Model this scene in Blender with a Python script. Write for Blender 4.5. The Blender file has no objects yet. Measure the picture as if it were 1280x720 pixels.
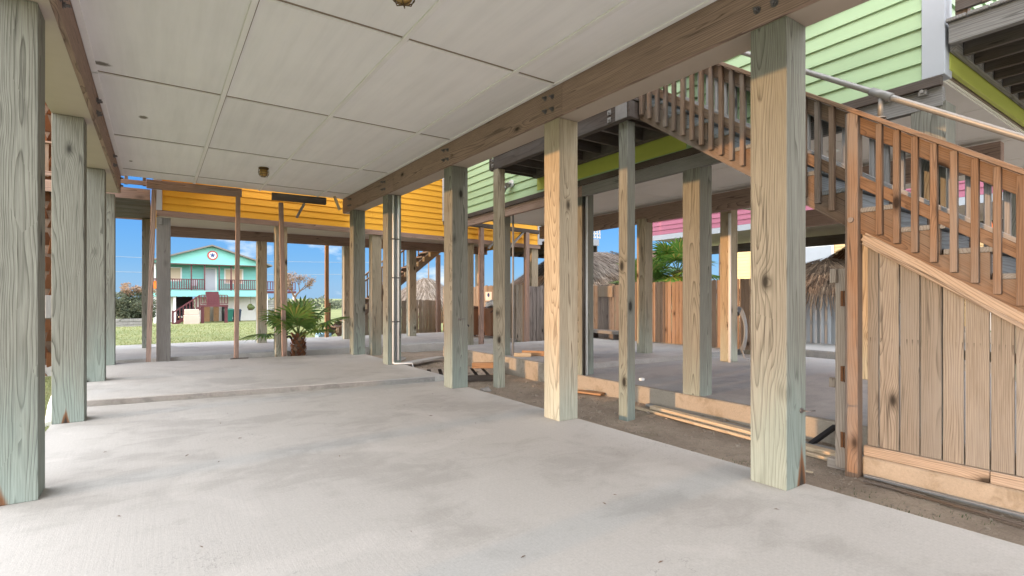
import bpy, bmesh, math, random
from mathutils import Vector, Matrix, noise as mnoise
rnd = random.Random(7)
R = math.radians
scene = bpy.context.scene
COL = scene.collection

# ------------------------------------------------------------------ camera
cam = bpy.data.cameras.new('camera'); cam_o = bpy.data.objects.new('camera', cam); COL.objects.link(cam_o)
cam_o.location = (0, 0, 1.37); cam_o.rotation_euler = (R(90), 0, R(-34.5))
cam.sensor_width = 36; cam.lens = 36 * 647 / 1280; cam.shift_y = 12.5 / 1280
cam.clip_start = .05; cam.clip_end = 3000
scene.camera = cam_o

# ------------------------------------------------------------------ sky, sun, exposure
SUN_EL, SUN_AZ = R(4.6), R(-92.5)          # azimuth measured from +Y towards +X
SKY_NISHITA, SKY_BRIGHT, SKY_BLUE = .05, 2.35, 1.0
w = bpy.data.worlds.new('World'); scene.world = w; w.use_nodes = True
nt = w.node_tree; nt.nodes.clear()
def wn(t, **k):
    n = nt.nodes.new(t)
    for a, b in k.items(): setattr(n, a, b)
    return n
def wl(a, b): nt.links.new(a, b)
def wmath(op, a, b=None, c=None):
    n = wn('ShaderNodeMath', operation=op)
    for i, v in enumerate((a, b, c)):
        if v is None: continue
        if isinstance(v, (int, float)): n.inputs[i].default_value = v
        else: wl(v, n.inputs[i])
    return n.outputs[0]
def wramp(fac, stops):
    n = wn('ShaderNodeValToRGB'); wl(fac, n.inputs[0]); e = n.color_ramp.elements
    while len(e) < len(stops): e.new(.5)
    for x, (p, c) in zip(e, stops): x.position = p; x.color = (*c, 1)
    return n.outputs[0]
def wmix(f, a, b):
    n = wn('ShaderNodeMix', data_type='RGBA')
    wl(f, n.inputs[0])
    for s, v in ((6, a), (7, b)):
        if isinstance(v, tuple): n.inputs[s].default_value = (*v, 1)
        else: wl(v, n.inputs[s])
    return n.outputs[2]
tc = wn('ShaderNodeTexCoord'); sep = wn('ShaderNodeSeparateXYZ'); wl(tc.outputs['Generated'], sep.inputs[0])
elev = wmath('MAXIMUM', sep.outputs[2], 0.0)
blue = wramp(elev, [(0, (.19, .42, .70)), (.06, (.095, .31, .68)), (.16, (.04, .23, .66)), (.34, (.03, .17, .56))])
# small fair-weather clouds low over the northern horizon
mp = wn('ShaderNodeMapping'); wl(tc.outputs['Generated'], mp.inputs[0]); mp.inputs['Scale'].default_value = (1, 1, 2.4)
mp.inputs['Location'].default_value = (.31, .12, .02)
cn = wn('ShaderNodeTexNoise'); wl(mp.outputs[0], cn.inputs['Vector']); cn.inputs['Scale'].default_value = 5.5
cn.inputs['Detail'].default_value = 7; cn.inputs['Roughness'].default_value = .56
cl = wramp(cn.outputs[0], [(.585, (0, 0, 0)), (.70, (1, 1, 1))])
low = wramp(elev, [(.0, (.9, .9, .9)), (.12, (1, 1, 1)), (.24, (.12, .12, .12)), (.4, (0, 0, 0))])
clw = wmath('MULTIPLY', cl, low)
north = wmix(clw, blue, (.86, .88, .92))
# the rest of the sky is a bright, thinly overcast evening sky
dotn = wn('ShaderNodeVectorMath', operation='DOT_PRODUCT'); wl(tc.outputs['Generated'], dotn.inputs[0])
dotn.inputs[1].default_value = (.454, .891, 0)
face = wramp(dotn.outputs['Value'], [(.34, (0, 0, 0)), (.74, (1, 1, 1))])
haze = wn('ShaderNodeTexNoise'); wl(tc.outputs['Generated'], haze.inputs['Vector']); haze.inputs['Scale'].default_value = 2.2
haze.inputs['Detail'].default_value = 4
veil = wramp(haze.outputs[0], [(.3, (.86, .91, 1.0)), (.7, (1.0, .985, .96))])
gain = wn('ShaderNodeVectorMath', operation='SCALE'); wl(veil, gain.inputs[0]); gain.inputs['Scale'].default_value = SKY_BRIGHT / .55
sky = wmix(face, gain.outputs[0], north)
bg1 = wn('ShaderNodeBackground'); wl(sky, bg1.inputs[0]); bg1.inputs[1].default_value = .55 * SKY_BLUE
ns = wn('ShaderNodeTexSky', sky_type='NISHITA', sun_disc=False)
ns.sun_elevation = SUN_EL; ns.sun_rotation = SUN_AZ; ns.ozone_density = 3; ns.dust_density = .4
bg2 = wn('ShaderNodeBackground'); wl(ns.outputs[0], bg2.inputs[0]); bg2.inputs[1].default_value = SKY_NISHITA
add = wn('ShaderNodeAddShader'); wl(bg1.outputs[0], add.inputs[0]); wl(bg2.outputs[0], add.inputs[1])
wo = wn('ShaderNodeOutputWorld'); wl(add.outputs[0], wo.inputs[0])
sun = bpy.data.lights.new('sun', 'SUN'); sun.energy = 2.0; sun.angle = R(.5); sun.color = (1, .56, .26)
sun_o = bpy.data.objects.new('sun', sun); COL.objects.link(sun_o)
sd = Vector((math.sin(SUN_AZ) * math.cos(SUN_EL), math.cos(SUN_AZ) * math.cos(SUN_EL), math.sin(SUN_EL)))
sun_o.rotation_euler = sd.to_track_quat('Z', 'Y').to_euler(); sun_o.location = (-30, 5, 12)
vs = scene.view_settings; vs.view_transform = 'Standard'; vs.look = 'None'; vs.exposure = 1.04; vs.gamma = 1; vs.use_curve_mapping = False
cy = scene.cycles; cy.use_denoising = True; cy.denoising_input_passes = 'RGB_ALBEDO_NORMAL'; cy.denoising_prefilter = 'ACCURATE'; cy.max_bounces = 10; cy.diffuse_bounces = 6; cy.glossy_bounces = 3
cy.transparent_max_bounces = 8; cy.caustics_reflective = False; cy.caustics_refractive = False; cy.sample_clamp_indirect = 6

# ------------------------------------------------------------------ object helpers
def world_matrix(o):
    m = o.matrix_basis.copy()
    if o.parent: m = world_matrix(o.parent) @ o.matrix_parent_inverse @ m
    return m
def attach(o, parent):
    if parent is not None:
        o.parent = parent; o.matrix_parent_inverse = world_matrix(parent).inverted()
    return o
def tag(o, label=None, cat=None, group=None, kind=None):
    if label: o['label'] = label
    if cat: o['category'] = cat
    if group: o['group'] = group
    if kind: o['kind'] = kind
    return o
def thing(name, label, cat, loc=(0, 0, 0), group=None):
    o = bpy.data.objects.new(name, None); COL.objects.link(o); o.location = loc
    o.empty_display_size = .2
    return tag(o, label, cat, group)
class MB:
    def __init__(s): s.bm = bmesh.new()
    def box(s, x0, x1, y0, y1, z0, z1, bev=0, seg=1):
        c = [(x, y, z) for z in (z0, z1) for y in (y0, y1) for x in (x0, x1)]
        return s.hexa(c, bev, seg)
    def hexa(s, c, bev=0, seg=1):
        v = [s.bm.verts.new(p) for p in c]
        fs = [s.bm.faces.new([v[i] for i in q]) for q in ((0, 2, 3, 1), (4, 5, 7, 6), (0, 1, 5, 4), (2, 6, 7, 3), (0, 4, 6, 2), (1, 3, 7, 5))]
        if bev:
            es = list({e for f in fs for e in f.edges})
            bmesh.ops.bevel(s.bm, geom=es, offset=bev, segments=seg, affect='EDGES', profile=.6)
        return s
    def bar(s, p0, p1, wd, th, up=(0, 0, 1), bev=0):
        """box of cross-section wd x th from p0 to p1; wd lies along the side vector, th along up"""
        p0, p1 = Vector(p0), Vector(p1); d = (p1 - p0).normalized(); u = Vector(up)
        if abs(d.dot(u)) > .98: u = Vector((1, 0, 0))
        side = d.cross(u).normalized(); u = side.cross(d).normalized()
        a, b = side * wd / 2, u * th / 2
        return s.hexa([p0 - a - b, p0 + a - b, p1 - a - b, p1 + a - b, p0 - a + b, p0 + a + b, p1 - a + b, p1 + a + b], bev)
    def prism(s, poly, z0, z1):
        lo = [s.bm.verts.new((x, y, z0)) for x, y in poly]; hi = [s.bm.verts.new((x, y, z1)) for x, y in poly]; n = len(poly)
        s.bm.faces.new(lo[::-1]); s.bm.faces.new(hi)
        for i in range(n): s.bm.faces.new((lo[i], lo[(i + 1) % n], hi[(i + 1) % n], hi[i]))
        return s
    def extrude(s, pts, vec):
        a = [s.bm.verts.new(p) for p in pts]; b = [s.bm.verts.new(Vector(p) + Vector(vec)) for p in pts]; n = len(a)
        s.bm.faces.new(a); s.bm.faces.new(b[::-1])
        for i in range(n): s.bm.faces.new((a[i], b[i], b[(i + 1) % n], a[(i + 1) % n]))
        return s
    def tube(s, pts, r, n=10, cap=True):
        pts = [Vector(p) for p in pts]; rs = r if isinstance(r, (list, tuple)) else [r] * len(pts); rings = []
        prev = None
        for i, p in enumerate(pts):
            d = (pts[min(i + 1, len(pts) - 1)] - pts[max(i - 1, 0)]).normalized()
            if prev is None:
                prev = d.orthogonal().normalized()
            prev = (prev - d * prev.dot(d)).normalized(); b = d.cross(prev)
            rings.append([s.bm.verts.new(p + (prev * math.cos(2 * math.pi * k / n) + b * math.sin(2 * math.pi * k / n)) * rs[i]) for k in range(n)])
        for a, b in zip(rings, rings[1:]):
            for k in range(n):
                f = s.bm.faces.new((a[k], a[(k + 1) % n], b[(k + 1) % n], b[k])); f.smooth = True
        if cap: s.bm.faces.new(rings[0][::-1]); s.bm.faces.new(rings[-1])
        return s
    def lathe(s, prof, c=(0, 0, 0), n=20):
        c = Vector(c); rings = []
        for r, z in prof:
            rings.append([s.bm.verts.new(c + Vector((r * math.cos(2 * math.pi * k / n), r * math.sin(2 * math.pi * k / n), z))) for k in range(n)])
        for a, b in zip(rings, rings[1:]):
            for k in range(n):
                f = s.bm.faces.new((a[k], a[(k + 1) % n], b[(k + 1) % n], b[k])); f.smooth = True
        s.bm.faces.new(rings[0][::-1]); s.bm.faces.new(rings[-1])
        return s
    def poly(s, pts):
        s.bm.faces.new([s.bm.verts.new(p) for p in pts]); return s
    def blob(s, c, r, sub=2, amp=.25, sq=(1, 1, 1), seed=0):
        m = bmesh.ops.create_icosphere(s.bm, subdivisions=sub, radius=1)
        for v in m['verts']:
            k = 1 + amp * mnoise.noise(v.co * 1.7 + Vector((seed * 3.1, seed, 0)))
            v.co = Vector(c) + Vector((v.co.x * r * sq[0] * k, v.co.y * r * sq[1] * k, v.co.z * r * sq[2] * k))
        return s
    def build(s, name, mat, parent=None, origin=None, smooth=False):
        bmesh.ops.recalc_face_normals(s.bm, faces=s.bm.faces)
        me = bpy.data.meshes.new(name)
        if origin is None and s.bm.verts:
            xs = [v.co for v in s.bm.verts]
            lo = Vector([min(p[i] for p in xs) for i in range(3)]); hi = Vector([max(p[i] for p in xs) for i in range(3)])
            origin = Vector(((lo.x + hi.x) / 2, (lo.y + hi.y) / 2, lo.z))
        origin = Vector(origin or (0, 0, 0))
        bmesh.ops.translate(s.bm, verts=s.bm.verts, vec=-origin)
        if smooth:
            for f in s.bm.faces: f.smooth = True
        s.bm.to_mesh(me); s.bm.free()
        o = bpy.data.objects.new(name, me); COL.objects.link(o)
        o.location = origin
        if mat: me.materials.append(mat)
        return attach(o, parent)
def board(name, p0, p1, wd, th, mat, parent=None, up=(0, 0, 1), bev=.004, seg=1):
    """one piece of lumber whose grain runs along local Z; wd across, th along 'up'"""
    p0, p1 = Vector(p0), Vector(p1); d = p1 - p0; L = d.length; d.normalize(); u = Vector(up)
    if abs(d.dot(u)) > .98: u = Vector((0, 1, 0))
    side = u.cross(d).normalized(); u = d.cross(side).normalized()
    m = MB(); m.box(-wd / 2, wd / 2, -th / 2, th / 2, 0, L, bev, seg)
    o = m.build(name, mat, None, origin=(0, 0, 0))
    M = Matrix((side, u, d)).transposed().to_4x4(); M.translation = p0
    o.matrix_basis = M
    return attach(o, parent)
def copy_tree(o, parent=None):
    c = o.copy(); COL.objects.link(c)
    if parent: c.parent = parent
    for ch in [x for x in bpy.data.objects if x.parent == o]: copy_tree(ch, c)
    return c

# ------------------------------------------------------------------ materials
class G:
    def __init__(s, name):
        s.m = bpy.data.materials.new(name); s.m.use_nodes = True; s.nt = s.m.node_tree
        s.b = s.nt.nodes['Principled BSDF']; s.b.inputs['Specular IOR Level'].default_value = .3
    def n(s, t, **k):
        x = s.nt.nodes.new(t)
        for a, b in k.items(): setattr(x, a, b)
        return x
    def set(s, sock, v):
        if isinstance(v, (int, float)): sock.default_value = v
        elif isinstance(v, tuple): sock.default_value = v if len(v) == len(sock.default_value) else (*v, 1)
        else: s.nt.links.new(v, sock)
    def math(s, op, a, b=0.0, c=0.0, clamp=False):
        x = s.n('ShaderNodeMath', operation=op, use_clamp=clamp)
        for i, v in enumerate((a, b, c)): s.set(x.inputs[i], v)
        return x.outputs[0]
    def vmath(s, op, a, b=(0, 0, 0), sc=None):
        x = s.n('ShaderNodeVectorMath', operation=op); s.set(x.inputs[0], a); s.set(x.inputs[1], b)
        if sc is not None: s.set(x.inputs['Scale'], sc)
        return x.outputs['Value'] if op in ('LENGTH', 'DOT_PRODUCT', 'DISTANCE') else x.outputs[0]
    def noise(s, v, scale=1.0, detail=3, rough=.55, dist=0.0):
        x = s.n('ShaderNodeTexNoise'); s.set(x.inputs['Vector'], v); x.inputs['Scale'].default_value = scale
        x.inputs['Detail'].default_value = detail; x.inputs['Roughness'].default_value = rough; x.inputs['Distortion'].default_value = dist
        return x.outputs[0]
    def mix(s, f, a, b, mode='MIX'):
        x = s.n('ShaderNodeMix', data_type='RGBA', blend_type=mode); s.set(x.inputs[0], f); s.set(x.inputs[6], a); s.set(x.inputs[7], b)
        return x.outputs[2]
    def ramp(s, f, stops, interp='LINEAR'):
        x = s.n('ShaderNodeValToRGB'); s.set(x.inputs[0], f); e = x.color_ramp.elements; x.color_ramp.interpolation = interp
        while len(e) < len(stops): e.new(.5)
        for q, (p, c) in zip(e, stops):
            q.position = p; q.color = (*((c, c, c) if isinstance(c, (int, float)) else c), 1)
        return x.outputs[0]
    def step(s, v, lo, hi):
        x = s.n('ShaderNodeMapRange', interpolation_type='SMOOTHSTEP'); s.set(x.inputs[0], v)
        s.set(x.inputs[1], lo); s.set(x.inputs[2], hi); return x.outputs[0]
    def sep(s, v):
        x = s.n('ShaderNodeSeparateXYZ'); s.set(x.inputs[0], v); return x.outputs
    def comb(s, a, b, c):
        x = s.n('ShaderNodeCombineXYZ')
        for i, v in enumerate((a, b, c)): s.set(x.inputs[i], v)
        return x.outputs[0]
    def obj(s): return s.n('ShaderNodeTexCoord').outputs['Object']
    def rand(s): return s.n('ShaderNodeObjectInfo').outputs['Random']
    def island(s): return s.n('ShaderNodeNewGeometry').outputs['Random Per Island']
    def pos(s): return s.n('ShaderNodeNewGeometry').outputs['Position']
    def bump(s, h, strength=.3, dist=.01):
        x = s.n('ShaderNodeBump'); s.set(x.inputs['Height'], h); x.inputs['Strength'].default_value = strength; x.inputs['Distance'].default_value = dist
        s.nt.links.new(x.outputs[0], s.b.inputs['Normal'])
    def out(s, col, rough=.75, metal=0.0):
        s.set(s.b.inputs['Base Color'], col); s.set(s.b.inputs['Roughness'], rough); s.set(s.b.inputs['Metallic'], metal)
        return s.m

def wood(name, light, dark, freq=55., base_tint=None, tilt=.05, knots=.55, check=.5, var=.25, grey=None, stain=None, nails=None, rough=.82, center=.12, tint_h=.9):
    g = G(name); P = g.obj(); rn = g.rand(); isl = g.island()
    key = g.math('ADD', g.math('MULTIPLY', rn, 91.7), g.math('MULTIPLY', isl, 37.3))
    off = g.comb(key, g.math('MULTIPLY', key, 1.37), g.math('MULTIPLY', key, 2.11))
    Q = g.vmath('ADD', P, off)
    low = g.n('ShaderNodeTexNoise'); g.set(low.inputs['Vector'], g.vmath('MULTIPLY', Q, (3.0, 3.0, .42))); low.inputs['Scale'].default_value = 1; low.inputs['Detail'].default_value = 3
    warp = g.vmath('MULTIPLY', g.vmath('SUBTRACT', low.outputs['Color'], (.5, .5, .5)), (.13, .13, 0))
    # knots
    vo = g.n('ShaderNodeTexVoronoi', feature='F1'); g.set(vo.inputs['Vector'], g.vmath('MULTIPLY', Q, (4.2, 4.2, 2.0))); vo.inputs['Scale'].default_value = 1
    kd = vo.outputs['Distance']
    kp = g.sep(vo.outputs['Color'])[0]
    has = g.math('LESS_THAN', kp, knots)
    kd2 = g.math('ADD', kd, g.math('MULTIPLY', g.math('SUBTRACT', 1.0, has), 9.0))
    swirl = g.math('MULTIPLY', g.math('POWER', 2.718, g.math('MULTIPLY', kd2, -6.5)), .06)
    s = g.sep(g.vmath('ADD', P, warp))
    cx = g.math('MULTIPLY', g.math('SUBTRACT', g.math('FRACT', g.math('MULTIPLY', key, 3.7)), .5), center * 2)
    cy_ = g.math('MULTIPLY', g.math('SUBTRACT', g.math('FRACT', g.math('MULTIPLY', key, 7.9)), .5), center * 2)
    tl = g.math('MULTIPLY', g.math('SUBTRACT', g.math('FRACT', g.math('MULTIPLY', key, 5.3)), .5), tilt * 2)
    sx = g.math('ADD', g.math('ADD', s[0], cx), g.math('MULTIPLY', s[2], tl)); sy = g.math('ADD', s[1], cy_)
    r = g.math('SQRT', g.math('ADD', g.math('MULTIPLY', sx, sx), g.math('MULTIPLY', sy, sy)))
    r = g.math('ADD', r, swirl)
    ph = g.math('FRACT', g.math('MULTIPLY', r, freq))
    ring = g.ramp(ph, [(0, .0), (.5, .12), (.80, .55), (.92, 1), (1, .0)])
    ring = g.sep(ring)[0]
    fib = g.noise(g.vmath('MULTIPLY', Q, (150, 150, 4)), 1, 3, .6)
    pat = g.noise(g.vmath('MULTIPLY', Q, (2.5, 2.5, .8)), 1, 4, .6)
    amt = g.math('ADD', g.math('MULTIPLY', ring, g.math('ADD', .28, g.math('MULTIPLY', pat, .75))), g.math('MULTIPLY', g.math('SUBTRACT', fib, .42), 1.25), clamp=True)
    col = g.mix(amt, light, dark)
    if grey: col = g.mix(g.math('MULTIPLY', g.step(pat, .38, .68), .75), col, grey)
    if base_tint:
        hz = g.sep(P)[2]
        f = g.math('SUBTRACT', 1.0, g.step(g.math('ADD', hz, g.math('MULTIPLY', g.math('SUBTRACT', pat, .5), 1.6)), .0, tint_h))
        col = g.mix(g.math('MULTIPLY', f, .72), col, g.mix(amt, base_tint, tuple(c * .45 for c in base_tint)))
    val = g.math('ADD', 1 - var / 2, g.math('MULTIPLY', g.math('FRACT', g.math('MULTIPLY', key, 13.3)), var))
    val = g.math('MULTIPLY', val, g.math('ADD', .70, g.math('MULTIPLY', pat, .60)))
    col = g.mix(1.0, col, g.comb(val, val, val), 'MULTIPLY')
    kn = g.math('SUBTRACT', 1.0, g.step(kd2, .07, .15))
    col = g.mix(g.math('MULTIPLY', g.math('SUBTRACT', 1.0, g.step(kd2, .10, .26)), .55), col, tuple(c * .8 for c in dark)); col = g.mix(g.math('MULTIPLY', kn, .9), col, tuple(c * .2 for c in dark))
    if check:
        ck = g.noise(g.vmath('MULTIPLY', Q, (9, 9, .35)), 1, 2, .5)
        ck = g.math('ABSOLUTE', g.math('SUBTRACT', ck, .5))
        gate = g.step(g.noise(g.vmath('MULTIPLY', Q, (1.2, 1.2, .5)), 1.3, 1), .5, .6)
        ckm = g.math('MULTIPLY', g.math('SUBTRACT', 1.0, g.step(ck, .003, .013)), gate)
        col = g.mix(g.math('MULTIPLY', ckm, check), col, tuple(c * .25 for c in dark))
    if stain:
        x0, sw, sh = stain; p = g.sep(P); nr = g.sep(g.n('ShaderNodeNewGeometry').outputs['Normal'])
        wv = g.noise(g.vmath('MULTIPLY', P, (30, 30, 6)), 1, 2)
        hh = g.math('DIVIDE', g.math('ADD', p[2], g.math('MULTIPLY', g.math('SUBTRACT', wv, .5), .10)), sh)
        lat = g.math('DIVIDE', g.math('ABSOLUTE', g.math('SUBTRACT', p[0], x0)), sw)
        d = g.math('ADD', g.math('ADD', hh, lat), g.math('MULTIPLY', g.math('GREATER_THAN', nr[1], -.5), 5.0))
        f = g.math('SUBTRACT', 1.0, g.step(d, .62, 1.0))
        col = g.mix(g.math('MULTIPLY', f, .92), col, g.mix(g.step(d, .2, .7), (.022, .010, .006), (.17, .065, .02)))
    if nails:
        p = g.sep(P); fy = g.math('ABSOLUTE', g.math('SUBTRACT', g.math('FRACT', g.math('MULTIPLY', g.math('ADD', p[1], .5), 28.0)), .5))
        zz = g.math('SUBTRACT', nails, p[2]); f = g.math('MULTIPLY', g.math('SUBTRACT', 1.0, g.step(fy, .06, .16)), g.math('MULTIPLY', g.math('GREATER_THAN', zz, 0.0), g.math('SUBTRACT', 1.0, g.step(zz, .005, .06))))
        f = g.math('MULTIPLY', f, g.step(g.noise(g.vmath('MULTIPLY', Q, (1, 30, 2)), 1.0, 2), .42, .55)); col = g.mix(g.math('MULTIPLY', f, .6), col, tuple(c * .4 for c in dark))
    g.bump(g.math('ADD', g.math('MULTIPLY', ring, .5), g.math('ADD', fib, g.math('MULTIPLY', kn, -.8))), .35, .004)
    return g.out(col, rough)

def flat(name, col, rough=.6, metal=0., var=.12, scale=6., bump=0., speck=0.):
    g = G(name); P = g.pos(); n1 = g.noise(P, scale, 5, .6)
    v = g.math('ADD', 1 - var, g.math('MULTIPLY', n1, var * 2))
    isl = g.math('ADD', .96, g.math('MULTIPLY', g.rand(), .08)); v = g.math('MULTIPLY', v, isl)
    c = g.mix(1.0, col, g.comb(v, v, v), 'MULTIPLY')
    if speck: c = g.mix(g.math('MULTIPLY', g.step(g.noise(P, scale * 22, 2), .62, .72), speck), c, tuple(x * .4 for x in col))
    if bump: g.bump(g.noise(P, scale * 12, 3), bump, .004)
    return g.out(c, rough, metal)

def siding_mat(name, col, gap=.35):
    g = G(name); P = g.obj(); isl = g.island()
    st = g.noise(g.vmath('MULTIPLY', g.pos(), (1.2, 1.2, 14)), 1, 4, .6)
    fine = g.noise(g.vmath('MULTIPLY', g.pos(), (4, 4, 90)), 1, 3, .6)
    v = g.math('ADD', g.math('ADD', .86, g.math('MULTIPLY', st, .16)), g.math('MULTIPLY', isl, .09))
    c = g.mix(1.0, col, g.comb(v, v, v), 'MULTIPLY')
    dirt = g.step(g.noise(g.pos(), 3.0, 5, .65), .58, .80)
    c = g.mix(g.math('MULTIPLY', dirt, .22), c, tuple(x * .55 for x in col))
    g.bump(fine, .15, .003)
    return g.out(c, .6)

def concrete(name, col, stain=.5, dark=(.5, .5, .5), scale=1., speck=.5, streak=.3):
    g = G(name); P = g.pos()
    big = g.noise(g.vmath('ADD', P, (3.3, 1.7, 0)), .75 * scale, 5, .58, .5)
    med = g.noise(g.vmath('MULTIPLY', P, (1.6, 2.6, 2)), 1.6 * scale, 6, .62, .8)
    fine = g.noise(P, 38, 4, .7); spk = g.noise(P, 120, 2, .5)
    brush = g.noise(g.vmath('MULTIPLY', P, (60, 2.2, 10)), 1, 3, .6)
    damp = g.step(g.math('ADD', g.math('MULTIPLY', big, .65), g.math('MULTIPLY', med, .45)), .52, .66)
    pale = g.step(g.noise(g.vmath('ADD', P, (9, 4, 2)), 1.15 * scale, 4, .55, .6), .56, .66)
    c = g.mix(g.math('MULTIPLY', damp, stain), col, tuple(a * b for a, b in zip(col, dark)))
    c = g.mix(g.math('MULTIPLY', pale, .35), c, tuple(min(.8, a * 1.22) for a in col))
    grit = g.noise(P, 75, 3, .75); v = g.math('ADD', .60, g.math('ADD', g.math('ADD', g.math('MULTIPLY', fine, .22), g.math('MULTIPLY', grit, .42)), g.math('MULTIPLY', brush, streak * .35)))
    c = g.mix(1.0, c, g.comb(v, v, v), 'MULTIPLY')
    dots = g.step(g.math('ADD', spk, g.math('MULTIPLY', g.step(g.noise(g.vmath('ADD', P, (5, 2, 0)), 1.9, 3, .6), .56, .72), .11)), .69, .74)
    c = g.mix(g.math('MULTIPLY', dots, speck * .6), c, tuple(a * .4 for a in col))
    cr = g.math('ABSOLUTE', g.math('SUBTRACT', g.noise(P, .8, 6, .65), .5))
    crm = g.math('MULTIPLY', g.math('SUBTRACT', 1.0, g.step(cr, .0006, .0022)), g.step(g.noise(P, .5, 2), .52, .6))
    c = g.mix(g.math('MULTIPLY', crm, .45), c, tuple(a * .45 for a in col))
    g.bump(g.math('ADD', fine, g.math('ADD', g.math('MULTIPLY', brush, .6), g.math('MULTIPLY', spk, .6))), .28, .004)
    return g.out(c, g.math('SUBTRACT', .85, g.math('MULTIPLY', damp, .12)))

def dirt_mat(name, a, b, green=0.):
    g = G(name); P = g.pos()
    n1 = g.noise(P, .9, 6, .6); n2 = g.noise(P, 14, 5, .7); n3 = g.noise(P, 70, 3, .7)
    c = g.mix(g.step(n1, .35, .65), a, b)
    v = g.math('ADD', .45, g.math('ADD', g.math('MULTIPLY', n2, .6), g.math('MULTIPLY', n3, .55)))
    c = g.mix(1.0, c, g.comb(v, v, v), 'MULTIPLY')
    c = g.mix(g.math('MULTIPLY', g.step(n3, .63, .70), .6), c, (.30, .27, .23))
    if green: c = g.mix(g.math('MULTIPLY', g.step(g.noise(P, 2.3, 4, .6), .56, .70), green), c, (.09, .11, .035))
    g.bump(g.math('ADD', n2, g.math('MULTIPLY', n3, .7)), .9, .03)
    return g.out(c, .95)

def grass_mat():
    g = G('grass_ground'); P = g.pos()
    n1 = g.noise(P, .16, 5, .6); n2 = g.noise(P, 1.4, 5, .65); n3 = g.noise(P, 25, 4, .7)
    c = g.mix(g.step(n1, .35, .65), (.145, .175, .07), (.20, .215, .09))
    c = g.mix(g.math('MULTIPLY', g.step(n2, .48, .68), .65), c, (.26, .245, .12))
    v = g.math('ADD', .6, g.math('MULTIPLY', n3, .8)); c = g.mix(1.0, c, g.comb(v, v, v), 'MULTIPLY')
    g.bump(n3, .8, .05)
    return g.out(c, .95)

def leaf_mat(name, a, b, tip=None, rough=.5):
    g = G(name); isl = g.island(); c = g.mix(isl, a, b)
    if tip: c = g.mix(g.math('MULTIPLY', g.math('GREATER_THAN', g.math('FRACT', g.math('MULTIPLY', isl, 17.0)), .86), .8), c, tip)
    n1 = g.noise(g.pos(), 8, 3); v = g.math('ADD', .75, g.math('MULTIPLY', n1, .5)); c = g.mix(1.0, c, g.comb(v, v, v), 'MULTIPLY')
    m = g.out(c, rough)
    tr = g.n('ShaderNodeBsdfTranslucent'); g.set(tr.inputs[0], c); ms = g.n('ShaderNodeMixShader'); ms.inputs[0].default_value = .3
    g.nt.links.new(g.b.outputs[0], ms.inputs[1]); g.nt.links.new(tr.outputs[0], ms.inputs[2])
    g.nt.links.new(ms.outputs[0], g.nt.nodes['Material Output'].inputs[0])
    return m

def ceiling_mat():
    g = G('painted_ceiling_board'); P = g.pos(); p = g.sep(P)
    st = g.noise(g.vmath('MULTIPLY', P, (9, .55, 1)), 1, 5, .6)
    fi = g.noise(g.vmath('MULTIPLY', P, (55, 5, 1)), 1, 3, .6)
    bl = g.noise(P, .8, 4, .6)
    cellx = g.math('FLOOR', g.math('DIVIDE', g.math('SUBTRACT', p[0], .64), 1.215)); celly = g.math('FLOOR', g.math('DIVIDE', g.math('SUBTRACT', p[1], 4.43), 2.44))
    wn_ = g.n('ShaderNodeTexWhiteNoise', noise_dimensions='2D'); g.set(wn_.inputs['Vector'], g.comb(cellx, celly, 0.0))
    v = g.math('ADD', .76, g.math('ADD', g.math('MULTIPLY', st, .26), g.math('MULTIPLY', bl, .18)))
    v = g.math('ADD', v, g.math('MULTIPLY', g.math('SUBTRACT', wn_.outputs['Value'], .5), .07))
    c = g.mix(1.0, (.81, .785, .815), g.comb(v, v, v), 'MULTIPLY')
    c = g.mix(g.math('MULTIPLY', g.step(st, .55, .75), .12), c, (.58, .53, .47))
    for (x, y, rx, ry) in ((-.14, 8.28, .055, .075), (-.47, 6.62, .10, .06), (-.36, 11.05, .03, .05)):
        wob = g.noise(P, 22, 3, .6)
        d = g.math('SQRT', g.math('ADD', g.math('POWER', g.math('DIVIDE', g.math('SUBTRACT', p[0], x), rx), 2.0), g.math('POWER', g.math('DIVIDE', g.math('SUBTRACT', p[1], y), ry), 2.0)))
        d = g.math('ADD', d, g.math('MULTIPLY', g.math('SUBTRACT', wob, .5), .9))
        f = g.math('SUBTRACT', 1.0, g.step(d, .55, 1.15)); c = g.mix(g.math('MULTIPLY', f, .85), c, (.10, .075, .04))
    g.bump(fi, .12, .003)
    return g.out(c, .75)

M = {}
M['post'] = wood('weathered_treated_post', (.225, .222, .19), (.062, .058, .046), 92, base_tint=(.265, .33, .30), tilt=.05, tint_h=1.1, var=.16, center=.10)
for k, st in (('post_a', (.075, .085, .36)), ('post_b', (-.02, .045, .20)), ('post_c', (-.10, .11, .30))):
    M[k] = wood('stained_treated_post', (.225, .222, .19), (.062, .058, .046), 92, base_tint=(.265, .33, .30), tilt=.05, tint_h=1.1, var=.12, stain=st, center=.10)
M['post_pale'] = wood('pale_pine_post', (.42, .355, .26), (.14, .10, .062), 84, base_tint=(.38, .42, .36), tilt=.05, tint_h=1.1, var=.2)
M['beam'] = wood('brown_beam', (.365, .255, .21), (.10, .064, .05), 80, tilt=.02, var=.15, knots=.5)
M['dark'] = wood('dark_weathered_lumber', (.105, .08, .066), (.035, .026, .02), 70, tilt=.02, var=.4, grey=(.13, .12, .115))
M['greywood'] = wood('silver_weathered_lumber', (.27, .26, .25), (.12, .115, .11), 60, tilt=.02, var=.25)
M['stair'] = wood('brown_stair_lumber', (.225, .145, .095), (.065, .038, .025), 84, tilt=.03, var=.35, grey=(.17, .15, .135))
M['tread'] = wood('grey_tread', (.22, .235, .25), (.10, .10, .10), 55, tilt=.02, var=.2, check=.8)
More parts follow.
